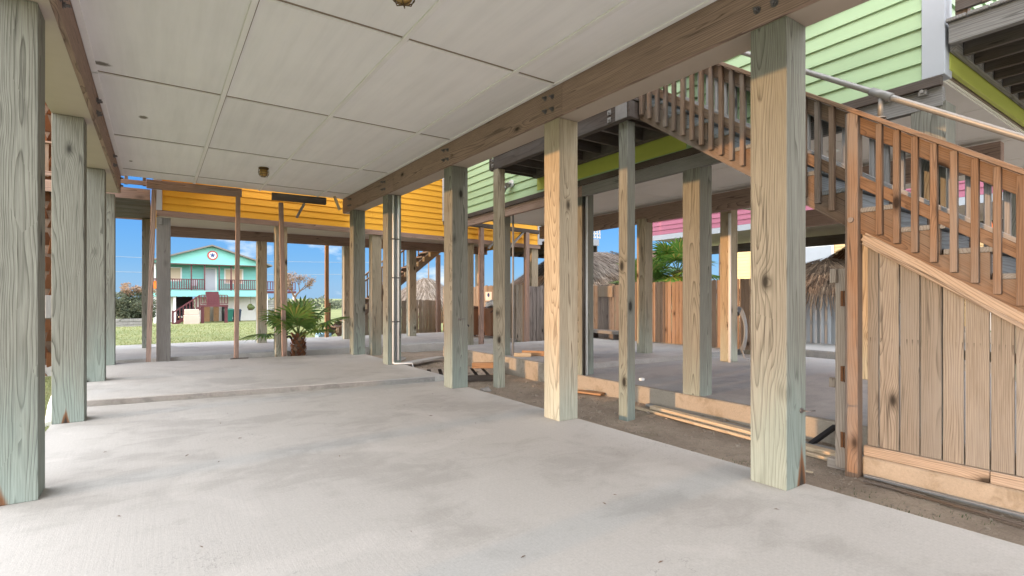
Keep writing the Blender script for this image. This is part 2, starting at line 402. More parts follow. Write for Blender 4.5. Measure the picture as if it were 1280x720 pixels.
M['picket'] = wood('weathered_picket', (.385, .315, .25), (.12, .088, .062), 76, tilt=.05, var=.34, knots=.8, grey=(.28, .25, .22), center=.2)
M['stairboard'] = wood('stair_boarding', (.245, .225, .195), (.062, .052, .042), 90, tilt=.05, var=.36, knots=.95, grey=(.19, .186, .175), center=.16, nails=.88)
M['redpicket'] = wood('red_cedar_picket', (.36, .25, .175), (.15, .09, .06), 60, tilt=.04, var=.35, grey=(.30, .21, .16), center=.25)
M['shadepicket'] = wood('shade_toned_picket', (.23, .20, .185), (.10, .085, .075), 45, tilt=.04, var=.3, center=.25)  # shade on the fence put into a darker, greyer picket colour
M['newwood'] = wood('fresh_pine', (.55, .45, .32), (.32, .23, .14), 55, tilt=.03, var=.2, knots=.4, check=.1)
M['orangewood'] = wood('orange_scrap_wood', (.38, .225, .12), (.19, .10, .05), 55, tilt=.03, var=.3, check=.2)
M['slab'] = concrete('carport_concrete', (.445, .43, .41), .55, (.72, .715, .705))
M['slab2'] = concrete('neighbour_concrete', (.34, .335, .33), .5, (.66, .68, .7), 1.3)
M['kerb'] = concrete('tan_kerb_concrete', (.31, .275, .225), .65, (.62, .58, .5), 2.5, .9)
M['dirt'] = dirt_mat('bare_dirt', (.36, .295, .23), (.26, .21, .165), .2)
M['grass'] = grass_mat()
M['ceiling'] = ceiling_mat()
M['batten'] = flat('ceiling_batten_paint', (.79, .765, .775), .7, 0, .08, 4)
M['jointgap'] = flat('dark_joint', (.24, .19, .15), .9, 0, .2, 8)  # dark brown line laid along one side of each batten
M['tan'] = flat('tan_painted_board', (.46, .385, .335), .7, 0, .10, 2.5, .1)
M['soffit'] = flat('soffit_board', (.72, .69, .65), .75, 0, .10, 1.6)
M['green'] = siding_mat('pale_green_siding', (.38, .52, .31))
M['lime'] = siding_mat('lime_trim_board', (.44, .48, .10))
M['yellow'] = siding_mat('orange_yellow_siding', (.80, .40, .035))
M['pink'] = siding_mat('pink_siding', (.40, .135, .20))
M['turq'] = siding_mat('turquoise_siding', (.21, .53, .49))
M['cream'] = siding_mat('sun_toned_cream_siding', (.74, .52, .26))  # warm evening sun put into the cream wall colour
M['greysid'] = siding_mat('grey_siding', (.33, .33, .33))
M['white'] = flat('white_paint', (.74, .74, .73), .55, 0, .06, 3)
M['bluewhite'] = flat('cool_white_trim', (.42, .445, .49), .55, 0, .06, 3)
M['maroon'] = flat('maroon_paint', (.10, .028, .035), .6, 0, .2, 3)
M['roof'] = flat('grey_shingle', (.16, .15, .14), .9, 0, .2, 9, .3)
M['galv'] = flat('galvanised_pipe', (.27, .26, .25), .5, .45, .25, 14)
M['steel'] = flat('dull_steel_bolt', (.16, .15, .15), .5, .7, .2, 30)
M['rust'] = flat('rusty_iron', (.20, .085, .035), .8, .2, .3, 30)
M['pvc'] = flat('white_pvc', (.70, .70, .69), .4, 0, .05, 6)
M['pvcgrey'] = flat('grey_conduit', (.25, .26, .27), .45, 0, .08, 6)
M['black'] = flat('black_plastic', (.018, .018, .02), .45, 0, .1, 6)
M['glassd'] = flat('dark_window_glass', (.05, .07, .09), .1, 0, .1, 2)
M['bin'] = flat('brown_bin_plastic', (.20, .095, .05), .5, 0, .1, 5)
M['binlid'] = flat('dark_bin_lid', (.08, .04, .025), .5, 0, .1, 5)
M['binwhite'] = flat('rubbish_bag_plastic', (.62, .61, .60), .4, 0, .1, 12)
M['bingreen'] = flat('green_bin_plastic', (.02, .13, .10), .5, 0, .1, 5)
M['binblue'] = flat('navy_bin_plastic', (.03, .045, .075), .5, 0, .1, 5)
M['orange'] = flat('orange_plastic', (.75, .16, .02), .45, 0, .1, 5)
M['bluep'] = flat('pale_blue_plastic', (.32, .55, .72), .5, 0, .05, 5)
M['red'] = flat('red_paint', (.45, .04, .04), .5, 0, .05, 5)
M['navy'] = flat('navy_paint', (.03, .06, .20), .5, 0, .05, 5)
M['tanblind'] = flat('tan_blind', (.62, .50, .36), .7, 0, .06, 3)
M['carpaint'] = flat('dark_car_paint', (.03, .035, .04), .25, .3, .05, 3)
M['chrome'] = flat('chrome', (.6, .6, .6), .2, 1, .05, 3)
M['amber'] = flat('amber_lamp_glass', (.42, .26, .09), .25, 0, .15, 20)
M['bronze'] = flat('antique_bronze', (.12, .075, .035), .45, .6, .2, 20)
M['crumb'] = flat('soil_crumb', (.27, .225, .18), .95, 0, .5, 40)
M['stone'] = flat('grey_stone', (.30, .28, .26), .9, 0, .3, 12, .4)
M['frond'] = leaf_mat('fan_palm_leaf', (.07, .16, .035), (.15, .25, .06), (.27, .25, .08))
M['frond2'] = leaf_mat('green_palm_leaf', (.055, .16, .025), (.16, .27, .05), (.40, .30, .08))
M['shrub'] = leaf_mat('shrub_leaf', (.045, .085, .03), (.10, .135, .05))
M['farleaf'] = leaf_mat('far_leaf', (.06, .08, .05), (.12, .13, .08))
M['dryleaf'] = leaf_mat('dry_leaf', (.20, .125, .075), (.30, .21, .14))
M['petiole'] = flat('palm_stalk', (.16, .22, .07), .6, 0, .2, 9)
M['boot'] = leaf_mat('palm_boot', (.13, .05, .025), (.26, .115, .055), (.36, .24, .16), .85)
M['paleboot'] = leaf_mat('pale_palm_boot', (.20, .15, .11), (.34, .28, .23), (.42, .38, .34), .85)
M['bark'] = flat('bark', (.16, .11, .08), .9, 0, .3, 8, .5)
M['thatch'] = leaf_mat('grey_thatch', (.13, .105, .085), (.36, .31, .265), (.46, .40, .34), .9)
M['thatchcore'] = flat('thatch_core', (.12, .09, .065), .95, 0, .3, 5, .4)
M['thatchdark'] = leaf_mat('dark_thatch', (.06, .042, .03), (.20, .14, .095), (.30, .22, .15), .9)
def corrugated_mat():
    g = G('corrugated_steel'); n1 = g.noise(g.vmath('MULTIPLY', g.pos(), (6, 6, .7)), 1, 4)
    c = g.mix(g.step(n1, .4, .7), (.33, .35, .37), (.22, .225, .24)); return g.out(c, .5, .35)
M['corr'] = corrugated_mat()

# ------------------------------------------------------------------ shared builders
def siding(name, a, b, za, zb, ztop, expo, mat, parent, out, extra=0.):
    """lap siding between plan points a and b; bottom at za (a end) .. zb (b end); 'out' = outward plan normal"""
    a, b = Vector((*a, 0)), Vector((*b, 0)); o = Vector((*out, 0)).normalized()
    m = MB(); k = 0
    while True:
        z0, z1 = za + k * expo, zb + k * expo
        if min(z0, z1) > ztop: break
        t0 = min(z0 + expo, ztop + .02); t1 = min(z1 + expo, ztop + .02)
        L = (b - a).length; cuts = [0] + sorted(rnd.uniform(.15, .85) * L for _ in range(max(0, int(L // 5)))) + [L]
        for c0, c1 in zip(cuts, cuts[1:]):
            f0, f1 = c0 / L, c1 / L
            if c0 > 0: f0 += .002 / L
            p, q = a.lerp(b, f0), a.lerp(b, f1)
            zp0, zq0 = z0 + (z1 - z0) * f0, z0 + (z1 - z0) * f1; zp1, zq1 = t0 + (t1 - t0) * f0, t0 + (t1 - t0) * f1
            bo, to, bk = o * .026, o * .006, o * -.012
            m.hexa([p + bk + Vector((0, 0, zp0)), q + bk + Vector((0, 0, zq0)), p + bo + Vector((0, 0, zp0)), q + bo + Vector((0, 0, zq0)),
                    p + bk + Vector((0, 0, zp1)), q + bk + Vector((0, 0, zq1)), p + to + Vector((0, 0, zp1)), q + to + Vector((0, 0, zq1))])
        k += 1
    return m.build(name, mat, parent)
def soffit_panels(name, x0, x1, y0, y1, z, mat, parent, dx=1.22, dy=2.44, t=.02, gap=.006):
    m = MB(); x = x0
    while x < x1 - .05:
        y = y0; xe = min(x + dx, x1)
        while y < y1 - .05:
            ye = min(y + dy, y1); m.box(x + gap, xe - gap, y + gap, ye - gap, z, z + t); y = ye
        x = xe
    m.box(x0, x1, y0, y1, z + t + .003, z + t + .03)
    return m.build(name, mat, parent)
def post(parent, x0, y0, s, z0, z1, mat, name='post', sy=None):
    sy = sy or s
    return board(name, (x0 + s / 2, y0 + sy / 2, z0), (x0 + s / 2, y0 + sy / 2, z1), s, sy, mat, parent, up=(0, 1, 0), bev=.007, seg=2)
def gable_roof(parent, x0, x1, y0, y1, z, h, mat, axis='y', over=.4, name='roof'):
    m = MB()
    if axis == 'y':
        c = (x0 + x1) / 2
        for sx, xe in ((-1, x0 - over), (1, x1 + over)):
            zl = z - h * over / ((x1 - x0) / 2)
            m.extrude([(c, y0 - over, z + h), (xe, y0 - over, zl), (xe, y0 - over, zl + .14), (c, y0 - over, z + h + .14)], (0, y1 - y0 + 2 * over, 0))
    else:
        c = (y0 + y1) / 2
        for ye in (y0 - over, y1 + over):
            zl = z - h * over / ((y1 - y0) / 2)
            m.extrude([(x0 - over, c, z + h), (x0 - over, ye, zl), (x0 - over, ye, zl + .14), (x0 - over, c, z + h + .14)], (x1 - x0 + 2 * over, 0, 0))
    return m.build(name, mat, parent)

# ================================================================== GROUND
def sheet(name, x0, x1, y0, y1, zf, nx, ny, mat):
    bm = bmesh.new(); vs_ = [[bm.verts.new((x0 + (x1 - x0) * i / nx, y0 + (y1 - y0) * j / ny, zf(x0 + (x1 - x0) * i / nx, y0 + (y1 - y0) * j / ny))) for j in range(ny + 1)] for i in range(nx + 1)]
    for i in range(nx):
        for j in range(ny): bm.faces.new((vs_[i][j], vs_[i + 1][j], vs_[i + 1][j + 1], vs_[i][j + 1]))
    me = bpy.data.meshes.new(name); bm.to_mesh(me); bm.free(); me.materials.append(mat)
    for p in me.polygons: p.use_smooth = True
    o = bpy.data.objects.new(name, me); COL.objects.link(o); return tag(o, kind='structure')
def gz(x, y):
    if y < 17.5: return -.135
    return -.135 - .715 * min(1, (y - 17.5) / 36)
bm = bmesh.new()
ys = [-1500, -60, -12, 0, 8, 17.5] + [17.5 + i * 3 for i in range(1, 13)] + [70, 120, 400, 1500]
xs = [-1500, -200, -40, -12, -4, 0, 4, 8, 12, 20, 40, 90, 300, 1500]
gv = [[bm.verts.new((x, y, gz(x, y))) for y in ys] for x in xs]
for i in range(len(xs) - 1):
    for j in range(len(ys) - 1): bm.faces.new((gv[i][j], gv[i + 1][j], gv[i + 1][j + 1], gv[i][j + 1]))
me = bpy.data.meshes.new('ground'); bm.to_mesh(me); bm.free(); me.materials.append(M['grass'])
go = bpy.data.objects.new('ground', me); COL.objects.link(go); tag(go, kind='structure')
def dz(x, y):
    e = .022 * mnoise.noise(Vector((x * 2.1, y * 2.1, 0))) + .012 * mnoise.noise(Vector((x * 6, y * 6, 3)))
    return -.10 + e
sheet('dirt', 3.6, 5.72, -6, 14.5, dz, 26, 200, M['dirt'])
sheet('yard', 5.72, 30, -8, 13.2, lambda x, y: -.118 + .012 * mnoise.noise(Vector((x, y, 5))), 40, 40, M['dirt'])
sheet('gap_soil', -1.2, 3.6, 11.6, 14, lambda x, y: -.115 + .015 * mnoise.noise(Vector((x * 3, y * 3, 9))), 24, 14, M['dirt'])
# carport slabs (the far one is a step higher)
def slab(name, poly, z0, z1, mat, bev=.02):
    m = MB(); m.prism(poly, z0, z1)
    es = [e for e in m.bm.edges if all(abs(v.co.z - z1) < 1e-5 for v in e.verts)]
    bmesh.ops.bevel(m.bm, geom=es, offset=bev, segments=2, affect='EDGES')
    return tag(m.build(name, mat), kind='structure')
slab('carport_floor', [(-.95, -5.2), (3.97, -5.2), (3.97, 7.78), (-.95, 8.50)], -.22, 0, M['slab'])
slab('added_bounce_slab', [(-8, -16), (9, -16), (9, -5.22), (-8, -5.22)], -.25, -.03, M['slab'])  # unseen slab added behind the camera to bounce light under the house
stp = [(-.95, 8.44)]; n_ = 26
for i in range(1, n_):
    f = i / n_; stp.append((-.95 + 4.92 * f, 8.44 - .72 * f + rnd.uniform(-.006, .006)))
slab('carport_upper_floor', stp + [(3.97, 7.72), (3.97, 11.97), (1.5, 12.42), (-.95, 12.92)], -.2, .08, M['slab'], .012)
rs = MB()
for q in range(n_ - 1):
    (ax, ay), (bx2, by2) = stp[q], stp[q + 1]; rs.poly([(ax, ay - .0035, .002), (bx2, by2 - .0035, .002), (bx2, by2 - .0035, .07 + rnd.uniform(-.003, .003)), (ax, ay - .0035, .07 + rnd.uniform(-.003, .003))])
tag(rs.build('step_riser', concrete('dirty_step_concrete', (.27, .26, .245), .6, (.6, .6, .6), 3, .9)), kind='structure')
slab('neighbour_floor', [(5.66, .2), (11.3, .2), (11.3, 6.75), (5.66, 6.75)], -.22, .13, M['slab2'])
slab('neighbour_upper_floor', [(5.66, 6.70), (9.0, 6.62), (10.55, 6.5), (10.55, 11.0), (5.66, 11.0)], -.22, .225, M['slab2'])
slab('patio', [(-4, 13.25), (9.28, 13.25), (9.28, 17.4), (-4, 17.4)], -.25, .10, M['slab'])
slab('hut_platform', [(13.2, 4), (19, 4), (19, 11), (13.2, 11)], -.2, .10, M['slab2'])
# tan concrete kerb in front of the neighbour's slab
for nm, y0, y1, zt in (('kerb', .2, 6.7, .135), ('kerb', 6.7, 11.0, .23)):
    mk = MB(); mk.box(5.58, 5.655, y0, y1 - .004, -.25, zt, .012); tag(mk.build(nm, M['kerb']), kind='structure')

# ================================================================== OUR HOUSE ON POSTS
Y0H = -4.0  # unseen rear edge, set by how much light it lets onto the floor
house = thing('raised_house', 'house on greenish timber posts with a white panelled ceiling over the concrete carport', 'house', (1.5, 4, 0))
XA = 3.68
for y, mt, z in ((-.58, 'post', 0), (1.92, 'post_a', 0), (4.43, 'post_pale', 0), (6.95, 'post', 0), (9.58, 'post', .08), (11.70, 'post', .08)):
    post(house, XA, y, .272, z, 3.372, M[mt])
for y, mt, z in ((2.05, 'post', 0), (4.71, 'post_c', 0), (7.43, 'post_b', 0), (10.22, 'post', .08), (12.55, 'post', .08)):
    post(house, -.935, y, .275, z, 3.372, M[mt])
def big_beam(x0, x1, inner):
    b = MB(); b.box(x0, x1, Y0H, 12.42, 3.39, 3.722, .006)
    bo = b.build('beam_core', M['tan'], house)
    xf = x0 - .021 if inner < 0 else x1 + .021
    y = Y0H
    for ln in (3.40, 4.95, 4.9, 3.17):     # face boards
        o = board('beam', (xf, y + .0015, 3.55), (xf, y + ln - .0015, 3.55), .042, .345, M['beam'], house, up=(0, 0, 1)); y += ln
    mt = MB(); mt.box(x0 - .004, x1 + .004, Y0H, 12.42, 3.374, 3.3885); mt.build('beam_underside', M['tan'], house)
    return xf
xf = big_beam(XA + .012, XA + .275, -1); xl = big_beam(-.93, -.60, 1)
bolts = MB()
def bolt(x, y, z, s):
    m = MB(); m.tube([(x, y, z), (x + s * .045, y, z)], .012, 8); m.tube([(x, y, z), (x + s * .006, y, z)], .028, 10); m.tube([(x + s * .006, y, z), (x + s * .02, y, z)], .019, 6)
    return m.build('bolt', M['steel'], house)
for y in (2.05, 4.57, 7.09, 9.72, 11.84):
    for dy, dz_ in ((-.06, .07), (.07, .09), (-.06, -.07), (.07, -.06)): bolt(xf - .021, y + dy, 3.55 + dz_, -1)
for y in (4.85, 7.57, 10.36, 12.2):
    for dy, dz_ in ((-.06, .07), (.07, .09), (-.06, -.07), (.07, -.06)): bolt(xl + .021, y + dy, 3.55 + dz_, 1)
c = MB(); c.box(-.60, XA + .01, Y0H, 12.42, 3.724, 3.75); c.box(-1.0, 3.97, Y0H - .1, 12.42, 3.752, 3.95); c.build('ceiling', M['ceiling'], house)
def batten(x0, x1, y0, y1, t=.02):
    m = MB(); m.box(x0, x1, y0, y1, 3.724 - t, 3.7235, .002); return m.build('batten', M['batten'], house)
for x in (.64, 1.855, 3.07):
    batten(x - .024, x + .024, Y0H, 12.40)
    g_ = MB(); g_.box(x + .0243, x + .034, Y0H, 12.40, 3.721, 3.7236); g_.build('joint', M['jointgap'], house)
YB = (-.45, 1.99, 4.43, 6.87, 9.38, 11.75)
XB = (-.555, .614, 1.829, 3.044, 3.63)
for y in YB:
    for i in range(4):
        a = XB[i] + (.062 if i else .004); b = XB[i + 1] - .002
        batten(a, b, y - .012, y + .020, .016)
        g_ = MB(); g_.box(a, b, y - .034, y - .0125, 3.720, 3.7236); g_.build('joint', M['jointgap'], house)
batten(-.555, -.50, Y0H, 12.40, .016); batten(3.585, 3.632, Y0H, 12.40, .016)
# unseen storey: rooms left, open deck added on the right to admit skylight
for a, b, o in (((1.2, Y0H), (1.2, 12.4), (1, 0)), ((-1.0, 12.4), (-1.0, Y0H), (-1, 0)), ((1.2, 12.42), (-1.0, 12.42), (0, 1)), ((-1.0, Y0H), (1.2, Y0H), (0, -1))):
    siding('wall', a, b, 3.96, 3.96, 6.5, .17, M['cream'], house, o)
mw = MB(); mw.box(-.98, 1.18, Y0H + .02, 12.38, 3.96, 6.55); mw.build('wall_core', M['tan'], house)
gable_roof(house, -1.0, 1.2, Y0H, 12.4, 6.55, .6, M['roof'])
board('added_deck_rail', (3.9, Y0H, 4.95), (3.9, 12.4, 4.95), .12, .035, M['greywood'], house)
y = Y0H + .05
while y < 12.4: board('added_deck_post', (3.9, y, 3.95), (3.9, y, 4.93), .085, .085, M['greywood'], house, up=(0, 1, 0)); y += 2.05
for z in (4.2, 4.45, 4.7): board('added_deck_cable', (3.9, Y0H, z), (3.9, 12.4, z), .012, .012, M['galv'], house, bev=0)

# conduits strapped to the second-last post
for dx, mt, r, zb in ((.10, 'pvc', .020, .10), (.155, 'pvcgrey', .017, .16), (.20, 'pvc', .022, .16)):
    m = MB(); m.tube([(XA + dx, 9.555, zb), (XA + dx, 9.555, 3.36)], r, 10)
    cd = m.build('conduit', M[mt], house)
m = MB()
for z in (.9, 1.75, 2.5): m.box(XA + .06, XA + .24, 9.53, 9.579, z, z + .022)
m.build('pipe_strap', M['steel'], house)
m = MB(); m.tube([(XA + .10, 9.555, .12), (XA + .10, 9.50, .105), (4.10, 9.40, .105), (4.12, 9.38, .02), (4.12, 9.38, -.1)], .015, 10); m.build('drain_pipe', M['pvc'], house)
# knee brace and eye hooks
board('knee_brace', (3.42, 11.86, 3.36), (3.30, 11.86, 3.66), .035, .09, M['newwood'], house, up=(0, 1, 0))
def hook(x, y, z):
    m = MB(); m.tube([(x, y, z), (x, y - .05, z), (x + .05, y - .075, z + .004)], .006, 6); m.tube([(x, y + .002, z), (x, y - .01, z)], .02, 8); return m.build('hook', M['steel'], house)
hook(XA + .12, 6.95, 1.05); hook(XA + .20, 1.92, .55)
# caged ceiling lamps
def ceiling_lamp(x, y, label):
    t = thing('ceiling_lamp', label, 'lamp', (x, y, 3.72), 'caged lamps under the carport ceiling')
    m = MB(); m.lathe([(.085, 3.7235), (.088, 3.705), (.075, 3.690), (.06, 3.682)], (x, y, 0), 20); m.build('lamp_base', M['bronze'], t)
    m = MB(); m.lathe([(.062, 3.684), (.072, 3.655), (.07, 3.61), (.05, 3.578), (.02, 3.568)], (x, y, 0), 18); m.build('lamp_glass', M['amber'], t)
    m = MB()
    for k in range(6):
        a = k * math.pi / 3; ca, sa = math.cos(a), math.sin(a)
        m.tube([(x + ca * .083, y + sa * .083, 3.69), (x + ca * .086, y + sa * .086, 3.62), (x + ca * .06, y + sa * .06, 3.565), (x, y, 3.555)], .0045, 6)
    for r, z in ((.087, 3.645), (.082, 3.60)): m.tube([(x + r * math.cos(q * math.pi / 10), y + r * math.sin(q * math.pi / 10), z) for q in range(21)], .0045, 6, False)
    m.build('lamp_cage', M['bronze'], t)
ceiling_lamp(1.52, 3.64, 'caged amber ceiling lamp cut off by the top edge, the nearer of the two')
ceiling_lamp(1.60, 10.25, 'caged amber ceiling lamp near the far end of the white ceiling')
# timber props at the far edge of the slab
pf = thing('timber_prop', 'weathered header board on two slim legs at the far left edge of the carport slab', 'timber frame', (.7, 12.6, .08), 'timber header frames between the houses')
board('header', (-.16, 12.56, 3.635), (1.52, 12.50, 3.635), .09, .17, M['beam'], pf)
board('leg', (-.135, 12.80, .0), (-.035, 12.56, 3.535), .085, .085, M['beam'], pf, up=(0, 1, 0)); board('leg', (1.41, 12.47, .08), (1.45, 12.50, 3.55), .085, .085, M['beam'], pf, up=(0, 1, 0))
m = MB(); m.prism([(1.28, 12.30), (1.62, 12.28), (1.64, 12.42), (1.30, 12.45)], .082, .092); m.build('foot_plate', M['dark'], pf)
pf = thing('timber_prop', 'dark rough header with one leg and a short slanted brace, behind the small palm', 'timber frame', (2.5, 12.5, .08), 'timber header frames between the houses')
board('header', (2.12, 12.52, 3.635), (3.28, 12.48, 3.635), .10, .16, M['dark'], pf)
board('leg', (2.36, 12.42, .0), (2.30, 12.48, 3.50), .09, .09, M['beam'], pf, up=(0, 1, 0))
board('brace', (2.66, 12.62, 3.22), (2.80, 12.48, 3.54), .05, .09, M['greywood'], pf, up=(0, 1, 0))

# ================================================================== GREEN NEIGHBOUR HOUSE
gh = thing('green_house', 'pale green lap-sided house on timber posts right of the carport, white corner trim', 'house', (8.5, 6, 0))
GX = 5.62
for y, z, zt in ((1.56, -.1, 3.08), (4.02, -.12, 3.07), (6.2, -.12, 3.05), (8.6, -.12, 3.04), (10.72, -.12, 3.02)):
    o = post(gh, GX, y, .255, z, zt, M['post' if y > 2 else 'post'])
for x, y, z in ((8.32, 7.25, .22), (9.15, 5.85, .13), (8.9, 3.3, .13), (8.32, 9.6, .22), (10.6, 5.3, .13), (10.6, 2.0, .13)):
    post(gh, x, y, .23, z, 3.02 if x < 9 and y != 3.3 else 3.297, M['post_pale' if x < 9.3 else 'post'])
siding('wall', (GX, 1.72), (GX, 11.0), 3.305, 3.19, 6.6, .155, M['green'], gh, (-1, 0))
siding('wall', (10.9, 1.60), (5.78, 1.60), 3.52, 3.52, 6.6, .155, M['green'], gh, (0, -1))
siding('wall', (5.64, 11.0), (8.65, 11.0), 3.3, 3.3, 6.6, .155, M['green'], gh, (0, 1)); siding('wall', (8.65, 11.0), (8.65, 6.4), 3.3, 3.3, 6.6, .155, M['green'], gh, (1, 0))
siding('wall', (8.67, 6.4), (10.9, 6.4), 3.3, 3.3, 6.6, .155, M['green'], gh, (0, 1)); siding('wall', (10.9, 6.4), (10.9, 1.6), 3.3, 3.3, 6.6, .155, M['green'], gh, (1, 0))
m = MB(); m.prism([(5.64, 1.62), (10.88, 1.62), (10.88, 6.38), (8.63, 6.38), (8.63, 10.98), (5.64, 10.98)], 3.36, 6.65); m.build('wall_core', M['tan'], gh)
m = MB(); m.box(GX - .032, GX + .15, 1.56, 1.725, 3.30, 6.6, .004); m.build('corner_trim', M['bluewhite'], gh); m = MB(); m.box(GX - .032, GX + .04, 10.93, 11.05, 3.19, 6.6, .004); m.build('corner_trim', M['bluewhite'], gh)
for yA, yB, zA, zB in ((1.58, 6.2, 3.235, 3.19), (6.2, 11.0, 3.19, 3.12)):
    board('sill_board', (GX - .02, yA + .002, zA + .02), (GX - .02, yB - .002, zB + .02), .05, .085, M['dark'], gh)
    board('beam', (GX + .03, yA + .002, zA - .11), (GX + .03, yB - .002, zB - .11), .07, .17, M['beam' if yA > 2 else 'greywood'], gh)
m = MB(); m.box(GX - .027, GX - .003, 4.2, 7.35, 3.285, 3.58); m.build('lime_band', M['lime'], gh)
m = MB(); m.box(5.70, 10.9, 1.555, 1.597, 3.36, 3.52, .004); m.build('lime_fascia', M['lime'], gh)
for x, zb, ya, yb_ in ((8.44, 2.93, 1.8, 10.9), (10.7, 2.78, 3.4, 6.2)):
    board('beam', (x, ya, zb + .17), (x, yb_, zb + .17), .14, .32, M['beam'], gh)
soffit_panels('soffit', 5.72, 8.6, 1.62, 10.95, 3.30, M['soffit'], gh); soffit_panels('soffit', 8.605, 10.88, 1.62, 6.36, 3.30, M['soffit'], gh)
gable_roof(gh, 5.6, 8.66, 1.6, 11.0, 6.6, 1.5, M['roof'], 'y'); gable_roof(gh, 8.66, 10.9, 1.6, 6.4, 6.6, 1.2, M['roof'], 'x', .2)
m = MB(); m.box(GX - .03, GX + .02, 1.69, 1.75, 3.165, 3.225); m.tube([(GX - .03, 1.72, 3.195), (GX - .05, 1.72, 3.195)], .016, 6); m.build('bolt_plate', M['galv'], gh)
# window whose lower corner shows beside the big post
wf = MB(); 
wf.box(GX - .05, GX - .018, 2.62, 3.6, 4.30, 4.40, .004); wf.box(GX - .05, GX - .018, 2.62, 2.72, 4.402, 5.6, .004); wf.box(GX - .05, GX - .018, 3.5, 3.6, 4.402, 5.6, .004); wf.box(GX - .05, GX - .018, 2.62, 3.6, 5.602, 5.7, .004)
wo_ = wf.build('window', M['bluewhite'], gh); m = MB(); m.box(GX - .034, GX - .022, 2.722, 3.498, 4.402, 5.598); m.build('pane', M['glassd'], wo_)
# small white light at the window corner
m = MB(); m.box(GX - .15, GX - .055, 2.66, 2.78, 4.30, 4.46, .012); m.build('porch_lamp', M['white'], gh)
# flood light
fl = thing('flood_light', 'white twin-cone flood light fixed to the pale green siding under the dark landing', 'lamp', (GX, 8.15, 3.5))
m = MB(); m.tube([(GX - .02, 8.15, 3.55), (GX - .05, 8.15, 3.55)], .075, 14); m.build('lamp_base', M['white'], fl)
for dy, dz_ in ((-.03, .0), (.10, -.12)):
    m = MB(); m.tube([(GX - .05, 8.15, 3.55), (GX - .11, 8.15 + dy, 3.53 + dz_ / 2), (GX - .16, 8.15 + dy * 1.4, 3.50 + dz_)], [.02, .035, .055], 12); m.build('lamp_head', M['galv'], fl)
# pipes down the third post
m = MB(); m.tube([(GX - .055, 6.36, .0), (GX - .055, 6.36, 3.1)], .052, 14); m.tube([(GX - .055, 6.36, 1.35), (GX - .055, 6.36, 1.36)], .06, 14); m.build('downpipe', M['pvc'], gh)
m = MB(); m.box(GX - .115, GX, 6.30, 6.31, .95, .985); m.box(GX - .115, GX, 6.415, 6.42, .95, .985); m.build('pipe_strap', M['rust'], gh)
m = MB(); m.tube([(GX + .02, 6.17, -.05), (GX + .02, 6.17, 3.35)], .016, 8); m.build('conduit', M['black'], gh)
m = MB(); m.tube([(GX + .075, 6.175, -.05), (GX + .075, 6.175, 3.05)], .02, 8); m.build('conduit', M['pvc'], gh)
m = MB(); m.tube([(GX + .29, 8.56, .22), (GX + .29, 8.56, 3.2)], .02, 8); m.build('conduit', M['pvcgrey'], gh)
m = MB(); m.tube([(9.10, 5.84, .13), (9.10, 5.84, 3.0)], .028, 10); m.build('downpipe', M['pvc'], gh)
for x, y in ((7.1, 6.6), (7.3, 3.2), (9.9, 4.2)):
    m = MB(); m.lathe([(.07, 3.298), (.07, 3.285), (.04, 3.278)], (x, y, 0), 16); m.build('soffit_lamp', M['white'], gh)

# upper deck at the near corner of the green house
dk = thing('raised_deck', 'grey weathered timber deck with open joists jutting out at the top right corner', 'deck', (7, .5, 3.4))
board('rim_beam', (5.615, 1.535, 3.63), (5.615, -1.6, 3.63), .06, .18, M['greywood'], dk)
board('ledger', (5.66, 1.525, 3.60), (9.4, 1.525, 3.60), .045, .20, M['greywood'], dk)
x = 5.86
while x < 9.3:
    board('joist', (x, 1.50, 3.60), (x, -1.6, 3.60), .042, .20, M['dark'], dk)
    hb = MB(); hb.box(x + .03, x + .14, 1.485, 1.498, 3.52, 3.69); hb.build('blocking', M['greywood'], dk)
    x += .30
y = 1.48
while y > -1.6:
    board('plank', (5.56, y, 3.74), (9.4, y, 3.74), .135, .03, M['greywood'], dk); y -= .142
rl = [board('rail', (5.64, 1.5, 4.75), (5.64, -1.6, 4.75), .09, .04, M['greywood'], dk), board('rail', (5.64, 1.5, 3.86), (5.64, -1.6, 3.86), .04, .09, M['dark'], dk)]
post(dk, 5.64, 1.42, .085, 3.76, 4.73, M['stair'], 'rail_post')
y = 1.30
while y > -1.6:
    board('baluster', (5.61, y, 3.80), (5.61, y, 4.72), .04, .04, M['stair'], dk, up=(0, 1, 0)); y -= .125
for x in (9.1,): post(dk, x, -1.5, .15, -.1, 3.5, M['post'])
post(dk, 5.72, -1.5, .15, -.1, 3.5, M['post'])

